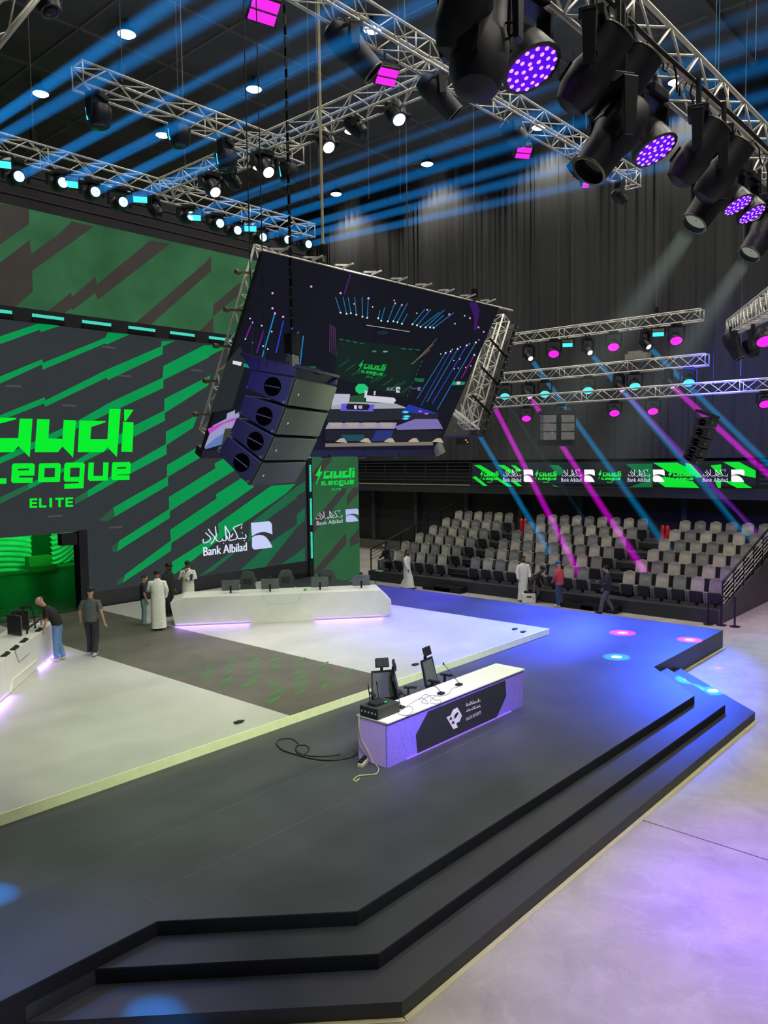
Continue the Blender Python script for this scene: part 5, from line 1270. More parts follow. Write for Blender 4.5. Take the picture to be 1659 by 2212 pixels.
# ------------------------------------------------------------------ player desks
def player_desk(label, a, b, poly_px, back, led_px, notch, ledcol):
    a = V(a); b = V(b); d = (b - a).normalized(); n = V((d.y, -d.x, 0))
    if n.dot(V((0, 0, 0)) - a) < 0: n = -n                 # towards the camera
    t = thing('player_desk', label, 'desk', (a + b) / 2, 0)
    pts = [onpl(x, y, a, n) for x, y in poly_px] if poly_px and len(poly_px[0]) == 2 else [V(p) for p in poly_px]
    for p in pts: p.z = max(p.z, PZ + 0.001)
    mb = MB(); mb.prism(pts, -n * back); mb.build('body', M_white, t, bevel=0.015)
    return t, n, d
a = onz(378, 1353, PZ); b = onz(832, 1333, PZ)
pdr, nR, dR = player_desk('long white player desk with angled ends, before the bank logo', a, b, [(378, 1353), (832, 1333), (846, 1321), (845, 1296), (822, 1274), (393, 1291), (367, 1303)], 1.1, None, None, None)
def RP(x, y, d=0.0): return onpl(x, y, a + nR * d, nR)
M_gro = mat('groove_grey', (188, 190, 188), 0.6)
mb = MB()
for p, q in (((565, 1284), (581, 1305)), ((581, 1305), (641, 1303)), ((641, 1303), (653, 1281))): mb.bar(RP(*p, 0.004), RP(*q, 0.004), 0.012, 0.012)
mb.build('groove_line', M_gro, pdr)
mb = MB(); mb.prism([RP(x, y, 0.002) for x, y in ((548, 1326), (672, 1321), (678, 1341), (540, 1347))], nR * 0.05); mb.build('skirt_panel', M_white, pdr, bevel=0.01)
M_led = glow('violet_led', (214, 190, 255), 1.15)
for p, q in (((380, 1350), (538, 1343)), ((682, 1337), (826, 1330))):
    mb = MB(); mb.bar(RP(*p, 0.02) + V((0, 0, 0.015)), RP(*q, 0.02) + V((0, 0, 0.015)), 0.03, 0.03); mb.build('light_strip', M_led, pdr)
aL = onz(0, 1517, PZ); bL = onz(118, 1412, PZ); dL = (bL - aL).normalized(); nL = V((dL.y, -dL.x, 0)); nL = nL if nL.dot(-aL) > 0 else -nL
a0 = aL - dL * 2.2
pdl = thing('player_desk', 'white player desk at the left edge where a capped man leans', 'desk', (a0 + bL) / 2)
hz = V((0, 0, 0.86))
mb = MB(); mb.prism([a0 + V((0, 0, 0.001)), bL + V((0, 0, 0.001)), bL + V((0, 0, 0.86)), a0 + hz], -nL * 0.95); mb.build('body', M_white, pdl, bevel=0.015)
mb = MB(); mb.prism([bL + nL * 0.0 + V((0, 0, 0.001)), bL + dL * 0.25 - nL * 0.35 + V((0, 0, 0.001)), bL + dL * 0.25 - nL * 0.35 + hz, bL + hz], -nL * 0.3); mb.build('end_wedge', M_white, pdl)
def LP(x, y, d=0.0): return onpl(x, y, aL + nL * d, nL)
mb = MB()
for p, q in (((32, 1406), (41, 1431)), ((41, 1431), (63, 1412))): mb.bar(LP(*p, 0.004), LP(*q, 0.004), 0.012, 0.012)
mb.build('groove_line', mat('groove_dark', (120, 122, 122), 0.6), pdl)
mb = MB()
for p, q in (((79, 1426), (27, 1469)), ((27, 1469), (23, 1496))): mb.bar(LP(*p, 0.012), LP(*q, 0.012), 0.03, 0.03)
mb.build('raised_edge', mat('edge_cream', (236, 240, 224), 0.5), pdl)
for p, q in (((86, 1447), (122, 1408)), ((-60, 1570), (20, 1498))):
    mb = MB(); mb.bar(LP(*p, 0.02) + V((0, 0, 0.02)), LP(*q, 0.02) + V((0, 0, 0.02)), 0.03, 0.03); mb.build('light_strip', M_led, pdl)

M_mon = mat('monitor_back', (92, 100, 104), 0.4, 0.1, 0.06, 6)
def monitor(label, c, face, w=0.56, h=0.34, arm=False):
    """flat monitor centred at c; face = direction of the screen, its back is what the photo shows"""
    f = V(face).normalized(); x = f.cross(V((0, 0, 1))).normalized(); M = Matrix((x, f, V((0, 0, 1)))).transposed(); c = V(c)
    t = thing('monitor', label, 'monitor', c, 0, 'desk monitors')
    mb = MB(); mb.box(c, (w, 0.03, h), M); mb.box(c - f * 0.025, (w * 0.5, 0.03, h * 0.55), M); mb.build('shell', M_mon, t, bevel=0.006)
    mb = MB(); mb.box(c + f * 0.017, (w * 0.96, 0.004, h * 0.93), M); mb.build('screen', mat('monitor_glass', (18, 22, 24), 0.15), t)
    top = 1.53
    mb = MB(); mb.bar(V((c.x, c.y, top)) - f * 0.07, c - f * 0.05, 0.04); mb.box(V((c.x, c.y, top + 0.008)) - f * 0.07, (0.22, 0.16, 0.012), M); mb.build('stand', M_blk2, t)
    mb = MB(); q = c + V((0, 0, h / 2 + 0.05)); mb.box(q, (0.12, 0.04, 0.05), M); mb.lathe([(0.02, 0), (0.035, 0.01), (0.03, 0.04)], q + V((0, 0, 0.03)) , -f, 10); mb.bar(q + V((0, 0, -0.05)), q, 0.02); mb.build('webcam', M_blk, t)
    return t
def gchair(label, p, face, grp='gaming chairs'):
    f = V(face).normalized(); x = f.cross(V((0, 0, 1))).normalized(); M = Matrix((x, f, V((0, 0, 1)))).transposed(); p = V(p)
    t = thing('gaming_chair', label, 'chair', p, 0, grp)
    def L(a, b, c): return p + M @ V((a, b, c))
    mb = MB(); out = [(-0.27, 0.50), (0.27, 0.50), (0.29, 0.75), (0.24, 0.95), (0.30, 1.08), (0.24, 1.2), (0.2, 1.32), (0.12, 1.38), (-0.12, 1.38), (-0.2, 1.32), (-0.24, 1.2), (-0.30, 1.08), (-0.24, 0.95), (-0.29, 0.75)]
    mb.prism([L(u, -0.18 - (z - 0.5) * 0.16, z) for u, z in out], M @ V((0, 0.1, 0))); mb.build('backrest', mat('chair_vinyl', (62, 66, 70), 0.5, 0, 0.08), t, bevel=0.02)
    mb = MB(); mb.prism([L(u, -0.175 - (z - 0.5) * 0.16 + 0.105, z) for u, z in ((-0.13, 0.98), (0.13, 0.98), (0.14, 1.15), (-0.14, 1.15))], M @ V((0, 0.04, 0))); mb.build('headrest', mat('chair_black', (28, 30, 32), 0.5), t)
    mb = MB(); mb.box(L(0, 0.1, 0.47), (0.54, 0.54, 0.1), M); mb.build('seat', mat('chair_black', (28, 30, 32)), t, bevel=0.02)
    for s in (-1, 1):
        mb = MB(); mb.bar(L(s * 0.3, 0.05, 0.45), L(s * 0.3, 0.05, 0.68), 0.05); mb.box(L(s * 0.3, 0.08, 0.70), (0.09, 0.3, 0.04), M); mb.build('armrest', M_blk, t)
    mb = MB(); mb.tube(L(0, 0.05, 0.08), L(0, 0.05, 0.43), 0.035)
    for k in range(5):
        an = 2 * PI * k / 5; mb.bar(L(0, 0.05, 0.09), L(0.32 * math.cos(an), 0.05 + 0.32 * math.sin(an), 0.04), 0.05)
    mb.build('base', M_blk2, t); return t
for i, (px, py, cx, lab) in enumerate(((498, 1258, 535, 'first from the left'), (583, 1256, 618, 'second from the left'), (691, 1259, 708, 'third from the left'), (780, 1253, None, 'last, by the angled end'))):
    q = onpl(px, py, a - nR * 0.55, nR); q.z = 1.53 + 0.30
    monitor('grey backed monitor on the long white player desk, ' + lab, q, -nR)
    if cx:
        q = onpl(cx, 1262, a - nR * 1.55, nR); gchair('gaming chair behind the long white player desk, ' + lab, (q.x, q.y, PZ), nR)
q = onpl(812, 1262, a - nR * 1.5, nR); t = thing('mic_stand', 'thin black stand at the angled end of the long player desk', 'stand', (q.x, q.y, PZ))
mb = MB(); mb.tube((q.x, q.y, PZ), (q.x, q.y, PZ + 1.25), 0.015); mb.bar((q.x, q.y, PZ + 1.25), (q.x - 0.15, q.y, PZ + 1.28), 0.03); mb.build('pole', M_blk2, t)
mb = MB(); mb.lathe([(0.15, 0), (0.15, 0.02), (0.02, 0.04)], (q.x, q.y, PZ), (0, 0, 1), 14); mb.build('base', M_blk2, t)
q = onpl(659, 1276, a - nR * 0.35, nR); mb = MB(); mb.box((q.x, q.y, 1.6), (0.1, 0.03, 0.13)); tag(mb.build('phone', mat('green_phone', (60, 190, 80), 0.4)), 'small bright green phone standing on the long player desk', 'phone')
for i, (px, py, w) in enumerate(((32, 1362, 0.5), (50, 1347, 0.44))):
    q = onpl(px, py, aL - nL * (0.5 - 0.0 * i), nL); q.z = 1.56 + 0.26
    t = monitor('dark grey monitor on the left edge desk, ' + ('nearest the frame edge' if i == 0 else 'next to the leaning man'), q, (-nL * 0.55 - dL * 0.83), w, 0.5)
    tt = thing('monitor_mount', ('black jointed arm by the monitor nearest the left edge', 'black jointed arm by the monitor next to the leaning man')[i], 'arm', (q.x, q.y, 1.56))
    b0 = V((q.x, q.y, 1.56)) + nL * 0.25 + dL * 0.12
    mb = MB(); mb.tube(b0, b0 + V((0, 0, 0.12)), 0.025); mb.path([b0 + V((0, 0, 0.12)), b0 + nL * 0.1 + dL * 0.3 + V((0, 0, 0.2)), b0 + dL * 0.5 + nL * 0.05 + V((0, 0, 0.12))], 0.02); mb.build('arm_section', M_blk2, tt)
    mb = MB(); mb.path([b0 + V((0, 0, 0.12)), b0 - dL * 0.15 + V((0, 0, 0.5)), b0 - dL * 0.3 - nL * 0.05 + V((0, 0, 0.62))], 0.015); mb.box(b0 - dL * 0.32 - nL * 0.05 + V((0, 0, 0.63)), (0.14, 0.06, 0.05)); mb.build('arm_section', M_blk2, tt)
for i, (px, py) in enumerate(((84, 1361), (12, 1414), (52, 1384), (32, 1400))):
    q = onz(px, py, 1.575); mb = MB(); mb.box(q + V((0, 0, 0.002)), (0.3, 0.12, 0.025), Matrix.Rotation(0.86, 3, 'Z')); mb.box(q + V((0.1, 0.14, 0.01)), (0.06, 0.1, 0.03))
    tag(mb.build('keyboard', M_blk), 'black keyboard on the left edge desk, ' + ('by the leaning hand', 'at the frame edge', 'second from the man', 'third from the man')[i], 'keyboard', 'keyboards on the left desk')
q = onz(90, 1350, 1.565); t = thing('water_bottle', 'clear plastic water bottle standing on the far end of the left desk', 'bottle', q)
mb = MB(); mb.lathe([(0.034, 0), (0.036, 0.02), (0.036, 0.15), (0.015, 0.2), (0.015, 0.215)], q, (0, 0, 1), 14); mb.build('body', mat('bottle_plastic', (206, 220, 226), 0.15), t, smooth=40)
mb = MB(); mb.tube(q + V((0, 0, 0.216)), q + V((0, 0, 0.24)), 0.017, 12); mb.build('cap', M_white, t)
# ------------------------------------------------------------------ people
SK_L = mat('skin_light', (196, 150, 122), 0.6, 0, 0.04, 20); SK_D = mat('skin_tan', (134, 92, 70), 0.6, 0, 0.04, 20)
M_hair = mat('hair_black', (22, 20, 20), 0.7)
def skinmesh(name, verts, edges, m, parent, M, root='pelvis', sub=1):
    keys = list(verts); ix = {k: i for i, k in enumerate(keys)}
    me = bpy.data.meshes.new(name)
    im = wmat(parent).inverted()
    me.from_pydata([tuple(im @ (M @ V(verts[k][0]))) for k in keys], [(ix[a], ix[b]) for a, b in edges], [])
    o = bpy.data.objects.new(name, me); COL.objects.link(o); o.parent = parent
    md = o.modifiers.new('skin', 'SKIN'); md.use_smooth_shade = True
    if not me.skin_vertices: me.skin_vertices.new() if hasattr(me.skin_vertices, 'new') else None
    for k in keys:
        r = verts[k][1]; sv = me.skin_vertices[0].data[ix[k]]
        sv.radius = r if isinstance(r, tuple) else (r, r); sv.use_root = (k == root)
    sb = o.modifiers.new('sub', 'SUBSURF'); sb.levels = sub; sb.render_levels = sub
    me.materials.append(m)
    return o
BASE = dict(pelvis=(0, 0, 0.95), spine=(0, 0, 1.12), chest=(0, 0.01, 1.30), neck=(0, 0.0, 1.47),
            shL=(-0.172, 0, 1.39), elL=(-0.24, -0.02, 1.13), wrL=(-0.24, 0.07, 0.88), shR=(0.172, 0, 1.39), elR=(0.24, -0.02, 1.13), wrR=(0.24, 0.07, 0.88),
            hpL=(-0.09, 0, 0.91), knL=(-0.10, 0.02, 0.49), anL=(-0.10, -0.02, 0.085), hpR=(0.09, 0, 0.91), knR=(0.10, 0.02, 0.49), anR=(0.10, -0.02, 0.085),
            head=(0, 0.03, 1.63), face=(0, 1, 0), toeL=(0, 1, 0), toeR=(0, 1, 0))
def person(label, foot, facing, H=1.75, pose=None, skin=SK_L, top=('tee', (40, 40, 44)), bottom=((60, 70, 90)), shoes=(220, 220, 214), hair=True, beard=False, cap=None, group=None):
    j = {k: V(v) for k, v in BASE.items()}
    for k, v in (pose or {}).items(): j[k] = V(v)
    f = V((facing[0], facing[1], 0)).normalized(); x = V((f.y, -f.x, 0)); s = H / 1.75
    foot = V(foot)
    M = Matrix.Translation(foot) @ Matrix((x * s, f * s, V((0, 0, s)))).transposed().to_4x4()
    t = thing('person', label, 'person', foot, 0, group)
    hu = (j['head'] - j['neck']).normalized(); ff = (j['face'] - hu * j['face'].dot(hu)).normalized(); hx = ff.cross(hu)
    hc = j['head']
    def hp(a, b, c): return hc + hx * a + ff * b + hu * c
    vt = dict(pelvis=(j['pelvis'], (0.11, 0.08)), spine=(j['spine'], (0.10, 0.07)), chest=(j['chest'], (0.105, 0.068)), neck=(j['neck'], 0.055),
              h1=(hp(0, 0.0, -0.07), (0.062, 0.07)), h2=(hp(0, 0.005, 0.0), (0.074, 0.092)), h3=(hp(0, -0.005, 0.06), (0.074, 0.092)), h4=(hp(0, -0.01, 0.105), (0.045, 0.055)),
              nose=(hp(0, 0.085, -0.01), 0.016), nose2=(hp(0, 0.108, -0.025), 0.012), earL=(hp(-0.08, -0.005, 0), 0.012), earR=(hp(0.08, -0.005, 0), 0.012))
    ed = [('pelvis', 'spine'), ('spine', 'chest'), ('chest', 'neck'), ('neck', 'h1'), ('h1', 'h2'), ('h2', 'h3'), ('h3', 'h4'), ('h2', 'nose'), ('nose', 'nose2'), ('h2', 'earL'), ('h2', 'earR')]
    for S in 'LR':
        vt['sh' + S] = (j['sh' + S], 0.044); vt['el' + S] = (j['el' + S], 0.042); vt['wr' + S] = (j['wr' + S], 0.028)
        vt['hp' + S] = (j['hp' + S], 0.07); vt['kn' + S] = (j['kn' + S], 0.06); vt['an' + S] = (j['an' + S], 0.042)
        toe = j['toe' + S].normalized()
        vt['ball' + S] = (j['an' + S] + toe * 0.13 + V((0, 0, -0.045)), 0.035)
        ed += [('chest', 'sh' + S), ('sh' + S, 'el' + S), ('el' + S, 'wr' + S), ('pelvis', 'hp' + S), ('hp' + S, 'kn' + S), ('kn' + S, 'an' + S), ('an' + S, 'ball' + S)]
        d = (j['wr' + S] - j['el' + S]).normalized(); sd = d.cross(V((0, 1, 0)) if abs(d.y) < 0.8 else V((1, 0, 0))).normalized(); nn = sd.cross(d)
        k = 1 if S == 'R' else -1
        palm = j['wr' + S] + d * 0.05; vt['pm' + S] = (palm, (0.036, 0.02)); vt['kk' + S] = (palm + d * 0.035, (0.036, 0.017)); ed += [('wr' + S, 'pm' + S), ('pm' + S, 'kk' + S)]
        for i, (o, l) in enumerate(((-0.030, 0.062), (-0.010, 0.074), (0.010, 0.070), (0.030, 0.054))):
            a = palm + d * 0.05 + nn * o; b = a + d * l * 0.55 + sd * k * 0.012; c = b + d * l * 0.38 + sd * k * 0.028
            vt['fa%d' % i + S] = (a, 0.0095); vt['fb%d' % i + S] = (b, 0.0085); vt['fc%d' % i + S] = (c, 0.007)
            ed += [('kk' + S, 'fa%d' % i + S), ('fa%d' % i + S, 'fb%d' % i + S), ('fb%d' % i + S, 'fc%d' % i + S)]
        a = palm + nn * (-0.042) - d * 0.005; b = a + d * 0.035 + nn * (-0.022); vt['ta' + S] = (a, 0.011); vt['tb' + S] = (b, 0.009); ed += [('pm' + S, 'ta' + S), ('ta' + S, 'tb' + S)]
    skinmesh('body', vt, ed, skin, t, M)
    def Q(p): return M @ V(p)
    def ring(c, rx, ry, ax, ay, n=18, rip=0.0, ph=0.0):
        return [Q(V(c) + V(ax) * rx * math.cos(2 * PI * i / n) * (1 + rip * math.sin(5 * 2 * PI * i / n + ph)) + V(ay) * ry * math.sin(2 * PI * i / n) * (1 + rip * math.sin(5 * 2 * PI * i / n + ph))) for i in range(n)]
    up = (j['chest'] - j['pelvis']).normalized()
    shv = (j['shR'] - j['shL']); ax = (shv - up * shv.dot(up)).normalized(); ay = up.cross(ax)
    kind = top[0]; mt = mat('cloth_%d_%d_%d' % top[1], top[1], 0.8, 0, 0.08, 14)
    def limb(mb, pts, n=10):
        R = []
        for i, (p, r) in enumerate(pts):
            d = (pts[min(i + 1, len(pts) - 1)][0] - pts[max(i - 1, 0)][0]).normalized()
            u = V((0, 1, 0)) if abs(d.y) < 0.85 else V((1, 0, 0)); xx = d.cross(u).normalized(); yy = d.cross(xx)
            R.append([Q(p + xx * r * math.cos(2 * PI * k / n) + yy * r * math.sin(2 * PI * k / n)) for k in range(n)])
        mb.rings(R)
    lw = (-0.02, -0.012)
    if kind in ('tee', 'jacket', 'shirt'):
        ez = 0.02 if kind == 'tee' else 0.035
        hem = j['pelvis'] + (j['pelvis'] - j['spine']) * (0.55 if kind != 'tee' else 0.35)
        mb = MB()
        mb.rings([ring(hem, 0.165 + ez, 0.115 + ez, ax, ay), ring(j['pelvis'], 0.165 + ez, 0.112 + ez, ax, ay), ring(j['spine'], 0.155 + ez, 0.105 + ez, ax, ay), ring(j['chest'], 0.18 + ez, 0.118 + ez, ax, ay), ring(j['chest'].lerp(j['neck'], 0.5), 0.175, 0.098, ax, ay), ring(j['chest'].lerp(j['neck'], 0.72), 0.135, 0.085, ax, ay), ring(j['chest'].lerp(j['neck'], 0.88), 0.085, 0.075, ax, ay), ring(j['neck'] + up * 0.01, 0.066, 0.062, ax, ay)])
        for S in 'LR':
            if kind == 'tee': limb(mb, [(j['sh' + S] + (j['chest'] - j['sh' + S]) * 0.3, 0.07), (j['sh' + S] + (j['el' + S] - j['sh' + S]) * 0.06, 0.070), (j['sh' + S].lerp(j['el' + S], 0.5), 0.075), (j['sh' + S].lerp(j['el' + S], 0.78), 0.078)])
            else: limb(mb, [(j['sh' + S] + (j['chest'] - j['sh' + S]) * 0.3, 0.072), (j['sh' + S] + (j['el' + S] - j['sh' + S]) * 0.06, 0.074), (j['el' + S], 0.068), (j['el' + S].lerp(j['wr' + S], 0.6), 0.055), (j['wr' + S], 0.05)])
        mb.build(kind if kind != 'tee' else 'tee_shirt', mt, t, smooth=60, fix=True)
    elif kind == 'thobe':
        hemc = (j['anL'] + j['anR']) / 2; kn = (j['knL'] + j['knR']) / 2; wk = abs(j['anL'].y - j['anR'].y); fy = V((0, 1, 0)); fx = V((1, 0, 0))
        mb = MB()
        mb.rings([ring(hemc + V((0, 0, -0.02)), 0.215, 0.17 + wk * 0.42, fx, fy, 30, 0.06, 1), ring(hemc.lerp(kn, 0.5), 0.205, 0.16 + wk * 0.3, fx, fy, 30, 0.05, 1), ring(kn, 0.20, 0.15 + wk * 0.15, fx, fy, 30, 0.04, 1), ring(j['pelvis'] + V((0, 0, -0.12)), 0.205, 0.15, fx, fy, 30, 0.02, 1), ring(j['pelvis'], 0.195, 0.14, ax, ay, 30), ring(j['spine'], 0.185, 0.13, ax, ay, 30), ring(j['chest'], 0.205, 0.135, ax, ay, 30), ring(j['chest'].lerp(j['neck'], 0.5), 0.18, 0.102, ax, ay, 30), ring(j['chest'].lerp(j['neck'], 0.72), 0.14, 0.09, ax, ay, 30), ring(j['chest'].lerp(j['neck'], 0.88), 0.088, 0.076, ax, ay, 30), ring(j['neck'] + up * 0.025, 0.066, 0.064, ax, ay, 30)])
        for S in 'LR': limb(mb, [(j['sh' + S] + (j['chest'] - j['sh' + S]) * 0.3, 0.074), (j['sh' + S] + (j['el' + S] - j['sh' + S]) * 0.06, 0.076), (j['el' + S], 0.072), (j['el' + S].lerp(j['wr' + S], 0.6), 0.06), (j['wr' + S], 0.056)])
        mb.build('thobe', mt, t, smooth=60, fix=True)
    if kind != 'thobe':
        mb = MB()
        mb.rings([ring(j['pelvis'] + V((0, 0, -0.11)), 0.17, 0.118, (1, 0, 0), (0, 1, 0)), ring(j['pelvis'] + up * 0.04, 0.162, 0.112, ax, ay)])
        for S in 'LR': limb(mb, [(j['hp' + S] + V((0, 0, 0.03)), 0.10), (j['hp' + S].lerp(j['kn' + S], 0.35), 0.096), (j['kn' + S], 0.078), (j['kn' + S].lerp(j['an' + S], 0.6), 0.072), (j['an' + S] + V((0, 0, 0.0)), 0.068)], 12)
        mb.build('trousers', mat('cloth_%d_%d_%d' % bottom, bottom, 0.8, 0, 0.1, 14), t, smooth=60, fix=True)
    for S in 'LR':
        toe = V((j['toe' + S].x, j['toe' + S].y, 0)).normalized(); sx = V((toe.y, -toe.x, 0)); c = j['an' + S] + toe * 0.055 + V((0, 0, -0.035))
        mb = MB(); R = []
        for u, w, h in ((-0.12, 0.03, 0.03), (-0.09, 0.042, 0.055), (0.0, 0.045, 0.05), (0.09, 0.048, 0.03), (0.14, 0.04, 0.018), (0.165, 0.015, 0.008)):
            R.append([Q(c + toe * u + sx * w * math.cos(2 * PI * k / 10) + V((0, 0, max(-0.045, h * math.sin(2 * PI * k / 10))))) for k in range(10)])
        mb.rings(R); mb.build('shoe', mat('shoe_%d_%d_%d' % shoes, shoes, 0.6), t, smooth=50, fix=True)
    HM = Matrix((hx, ff, hu)).transposed()
    def hell(c, r, name, m):
        mb = MB(); k, n = 8, 16; Rr = []
        for a in range(k + 1):
            th = -PI / 2 + PI * a / k
            Rr.append([Q(hc + HM @ (V(c) + V((r[0] * max(math.cos(th), 0.02) * math.cos(2 * PI * i / n), r[1] * max(math.cos(th), 0.02) * math.sin(2 * PI * i / n), r[2] * math.sin(th))))) for i in range(n)])
        mb.rings(Rr); return mb.build(name, m, t, smooth=True, fix=True)
    if hair: hell((0, -0.03, 0.045), (0.088, 0.092, 0.088), 'hair', M_hair)
    if beard: hell((0, 0.045, -0.075), (0.062, 0.055, 0.05), 'beard', M_hair)
    mb = MB()
    for e in (-1, 1):
        p = Q(hp(e * 0.032, 0.083, 0.015)); mb.ell(p, (0.011 * s, 0.011 * s, 0.008 * s), 8, 5)
    p = Q(hp(0, 0.082, -0.062)); mb.ell(p, (0.022 * s, 0.012 * s, 0.006 * s), 8, 5)
    mb.build('face_print', mat('face_dark', (52, 30, 26), 0.6), t)
    if cap:
        cm = mat('cap_%d_%d_%d' % cap[0], cap[0], 0.7); o = hell((0, -0.005, 0.055), (0.098, 0.112, 0.085), 'cap', cm)
        bd = cap[1]; mb = MB(); pts = []
        for i in range(9):
            a = PI * i / 8; pts.append(Q(hp(0.085 * math.cos(a), bd * (0.085 + 0.085 * math.sin(a)), 0.048)))
        mb.prism(pts, (M.to_3x3() @ hu) * 0.012); mb.build('brim', mat('cap_%d_%d_%d' % cap[2], cap[2], 0.7), o, fix=True)
    return t, M, j
LEFT = -R_; RGT = V(R_); AWAY = V(FWD); TOW = -AWAY
WH = (232, 234, 228)
person('man in a black tee and pale cap leaning over the left edge desk', onz(127, 1427, PZ), LEFT + TOW * 0.1, 1.78,
       dict(spine=(0, 0.06, 1.11), chest=(0, 0.17, 1.27), neck=(0, 0.28, 1.40), head=(0, 0.39, 1.51), face=(0, 0.75, -0.65), shL=(-0.18, 0.20, 1.36), shR=(0.18, 0.20, 1.36), elL=(-0.21, 0.20, 1.08), wrL=(-0.20, 0.27, 0.86), elR=(0.20, 0.40, 1.13), wrR=(0.14, 0.58, 0.98), anL=(-0.10, 0.02, 0.085), anR=(0.10, -0.08, 0.085)),
       SK_L, ('tee', (26, 26, 30)), (104, 142, 196), (214, 204, 160), cap=((214, 160, 164), -1, (60, 60, 62)), hair=False)
person('man in a dark grey tee and black cap walking away toward the doorway', onz(200, 1416, PZ), AWAY + LEFT * 0.1, 1.82,
       dict(anL=(-0.09, 0.10, 0.085), knL=(-0.09, 0.12, 0.49), anR=(0.10, -0.16, 0.11), knR=(0.10, 0.02, 0.48), elL=(-0.27, 0.0, 1.14), wrL=(-0.29, 0.12, 0.92), elR=(0.27, -0.06, 1.14), wrR=(0.31, 0.02, 0.88)),
       SK_L, ('tee', (84, 92, 94)), (38, 42, 46), (200, 200, 200), cap=((30, 32, 34), 1, (30, 32, 34)), hair=False)
person('boy in a navy tee and pale blue trousers beside the white robed man', onz(312, 1349, PZ), RGT + AWAY * 0.5, 1.56, dict(head=(0, 0.06, 1.62), face=(0, 0.9, -0.3)), SK_L, ('tee', (30, 38, 54)), (150, 190, 196), (206, 196, 176))
person('man in a long white robe seen from behind, head bowed', onz(343, 1360, PZ), AWAY + LEFT * 0.35, 1.84, dict(head=(0, 0.07, 1.60), face=(0, 0.8, -0.5), elL=(-0.24, 0.1, 1.15), wrL=(-0.12, 0.26, 1.12), elR=(0.25, 0.02, 1.12), wrR=(0.22, 0.14, 0.92)), SK_D, ('thobe', WH), WH, (60, 50, 44))
q = onz(362, 1217, PZ + 1.75); person('man all in black with a black cap standing before the LED wall', (q.x, q.y, PZ), RGT + TOW * 0.4, 1.76, None, SK_D, ('shirt', (26, 28, 30)), (24, 26, 28), (40, 40, 40), cap=((22, 24, 26), 1, (22, 24, 26)), beard=True)
q = onz(405, 1212, PZ + 1.72)
t, M, j = person('man in a white robe and black cap holding his chin behind the long desk', (q.x, q.y, PZ), TOW + RGT * 0.15, 1.74, dict(elR=(0.25, 0.03, 1.15), wrR=(0.07, 0.14, 1.37), elL=(-0.25, 0.05, 1.15), wrL=(0.02, 0.20, 1.13), head=(0, 0.05, 1.62), face=(0, 0.9, -0.35)), SK_D, ('thobe', WH), WH, (60, 50, 44), cap=((26, 26, 28), 1, (26, 26, 28)), hair=False)
mb = MB(); p = M @ V((-0.13, 0.2, 1.2)); mb.box(p, (0.15, 0.02, 0.21), Matrix.Rotation(0.4, 3, 'Z')); tag(mb.build('tablet', mat('tablet_dark', (44, 50, 62), 0.3), bevel=0.01), 'dark tablet held against the white robe of the man at his chin', 'tablet')
person('man in a long white robe striding past the far end of the seats', onz(880, 1272, 0), RGT * 0.8 + TOW * 0.5, 1.74, dict(anL=(-0.09, 0.22, 0.09), knL=(-0.09, 0.16, 0.50), anR=(0.10, -0.22, 0.11), knR=(0.10, -0.02, 0.48), elL=(-0.25, -0.10, 1.14), wrL=(-0.27, -0.12, 0.90), elR=(0.26, 0.08, 1.14), wrR=(0.30, 0.22, 0.93), face=(0.3, 1, 0)), SK_D, ('thobe', WH), WH, (60, 50, 44), beard=True)
person('bearded man in a long white robe standing before the middle seats', onz(1130, 1299, 0), TOW + RGT * 0.3, 1.83, dict(elL=(-0.25, 0.02, 1.14), wrL=(-0.2, 0.16, 0.93), face=(0.2, 1, -0.3)), SK_D, ('thobe', WH), WH, (30, 28, 26), beard=True)
person('man in a black tee stooping over the white case by the seats', onz(1157, 1301, 0), RGT + TOW * 0.35, 1.74, dict(pelvis=(0, -0.16, 0.72), spine=(0, -0.04, 0.88), chest=(0, 0.08, 1.04), neck=(0, 0.18, 1.20), head=(0, 0.26, 1.34), face=(0, 0.9, -0.4), shL=(-0.18, 0.10, 1.14), shR=(0.18, 0.10, 1.14), elL=(-0.22, 0.14, 0.87), wrL=(-0.20, 0.26, 0.66), elR=(0.22, 0.0, 0.87), wrR=(0.24, -0.02, 0.62), hpL=(-0.09, -0.15, 0.68), hpR=(0.09, -0.15, 0.68), knL=(-0.12, 0.14, 0.46), knR=(0.12, 0.14, 0.46), anL=(-0.11, -0.05, 0.085), anR=(0.11, -0.05, 0.085)), SK_D, ('tee', (22, 24, 28)), (62, 70, 62), (40, 40, 40), cap=((24, 24, 26), -1, (24, 24, 26)), beard=True)
person('person in a red jacket, jeans and blue cap before the seats', onz(1208, 1311, 0), LEFT * 0.6 + AWAY * 0.5, 1.78, dict(elL=(-0.22, 0.06, 1.13), wrL=(-0.10, 0.2, 1.0), head=(0, 0.04, 1.62)), SK_L, ('jacket', (196, 76, 86)), (52, 74, 110), (220, 214, 200), cap=((20, 96, 140), 1, (20, 96, 140)), hair=False)
t, M, j = person('man in a dark jacket walking left past the seats looking at his phone', onz(1312, 1326, 0), LEFT + AWAY * 0.25, 1.78, dict(anL=(-0.09, 0.24, 0.09), knL=(-0.09, 0.17, 0.50), anR=(0.10, -0.22, 0.12), knR=(0.10, 0.0, 0.48), elL=(-0.24, 0.06, 1.14), wrL=(-0.14, 0.30, 1.18), elR=(0.24, 0.02, 1.12), wrR=(0.24, 0.14, 0.90), head=(0, 0.07, 1.62), face=(0, 0.85, -0.5)), SK_L, ('jacket', (34, 38, 56)), (96, 88, 104), (34, 32, 36))
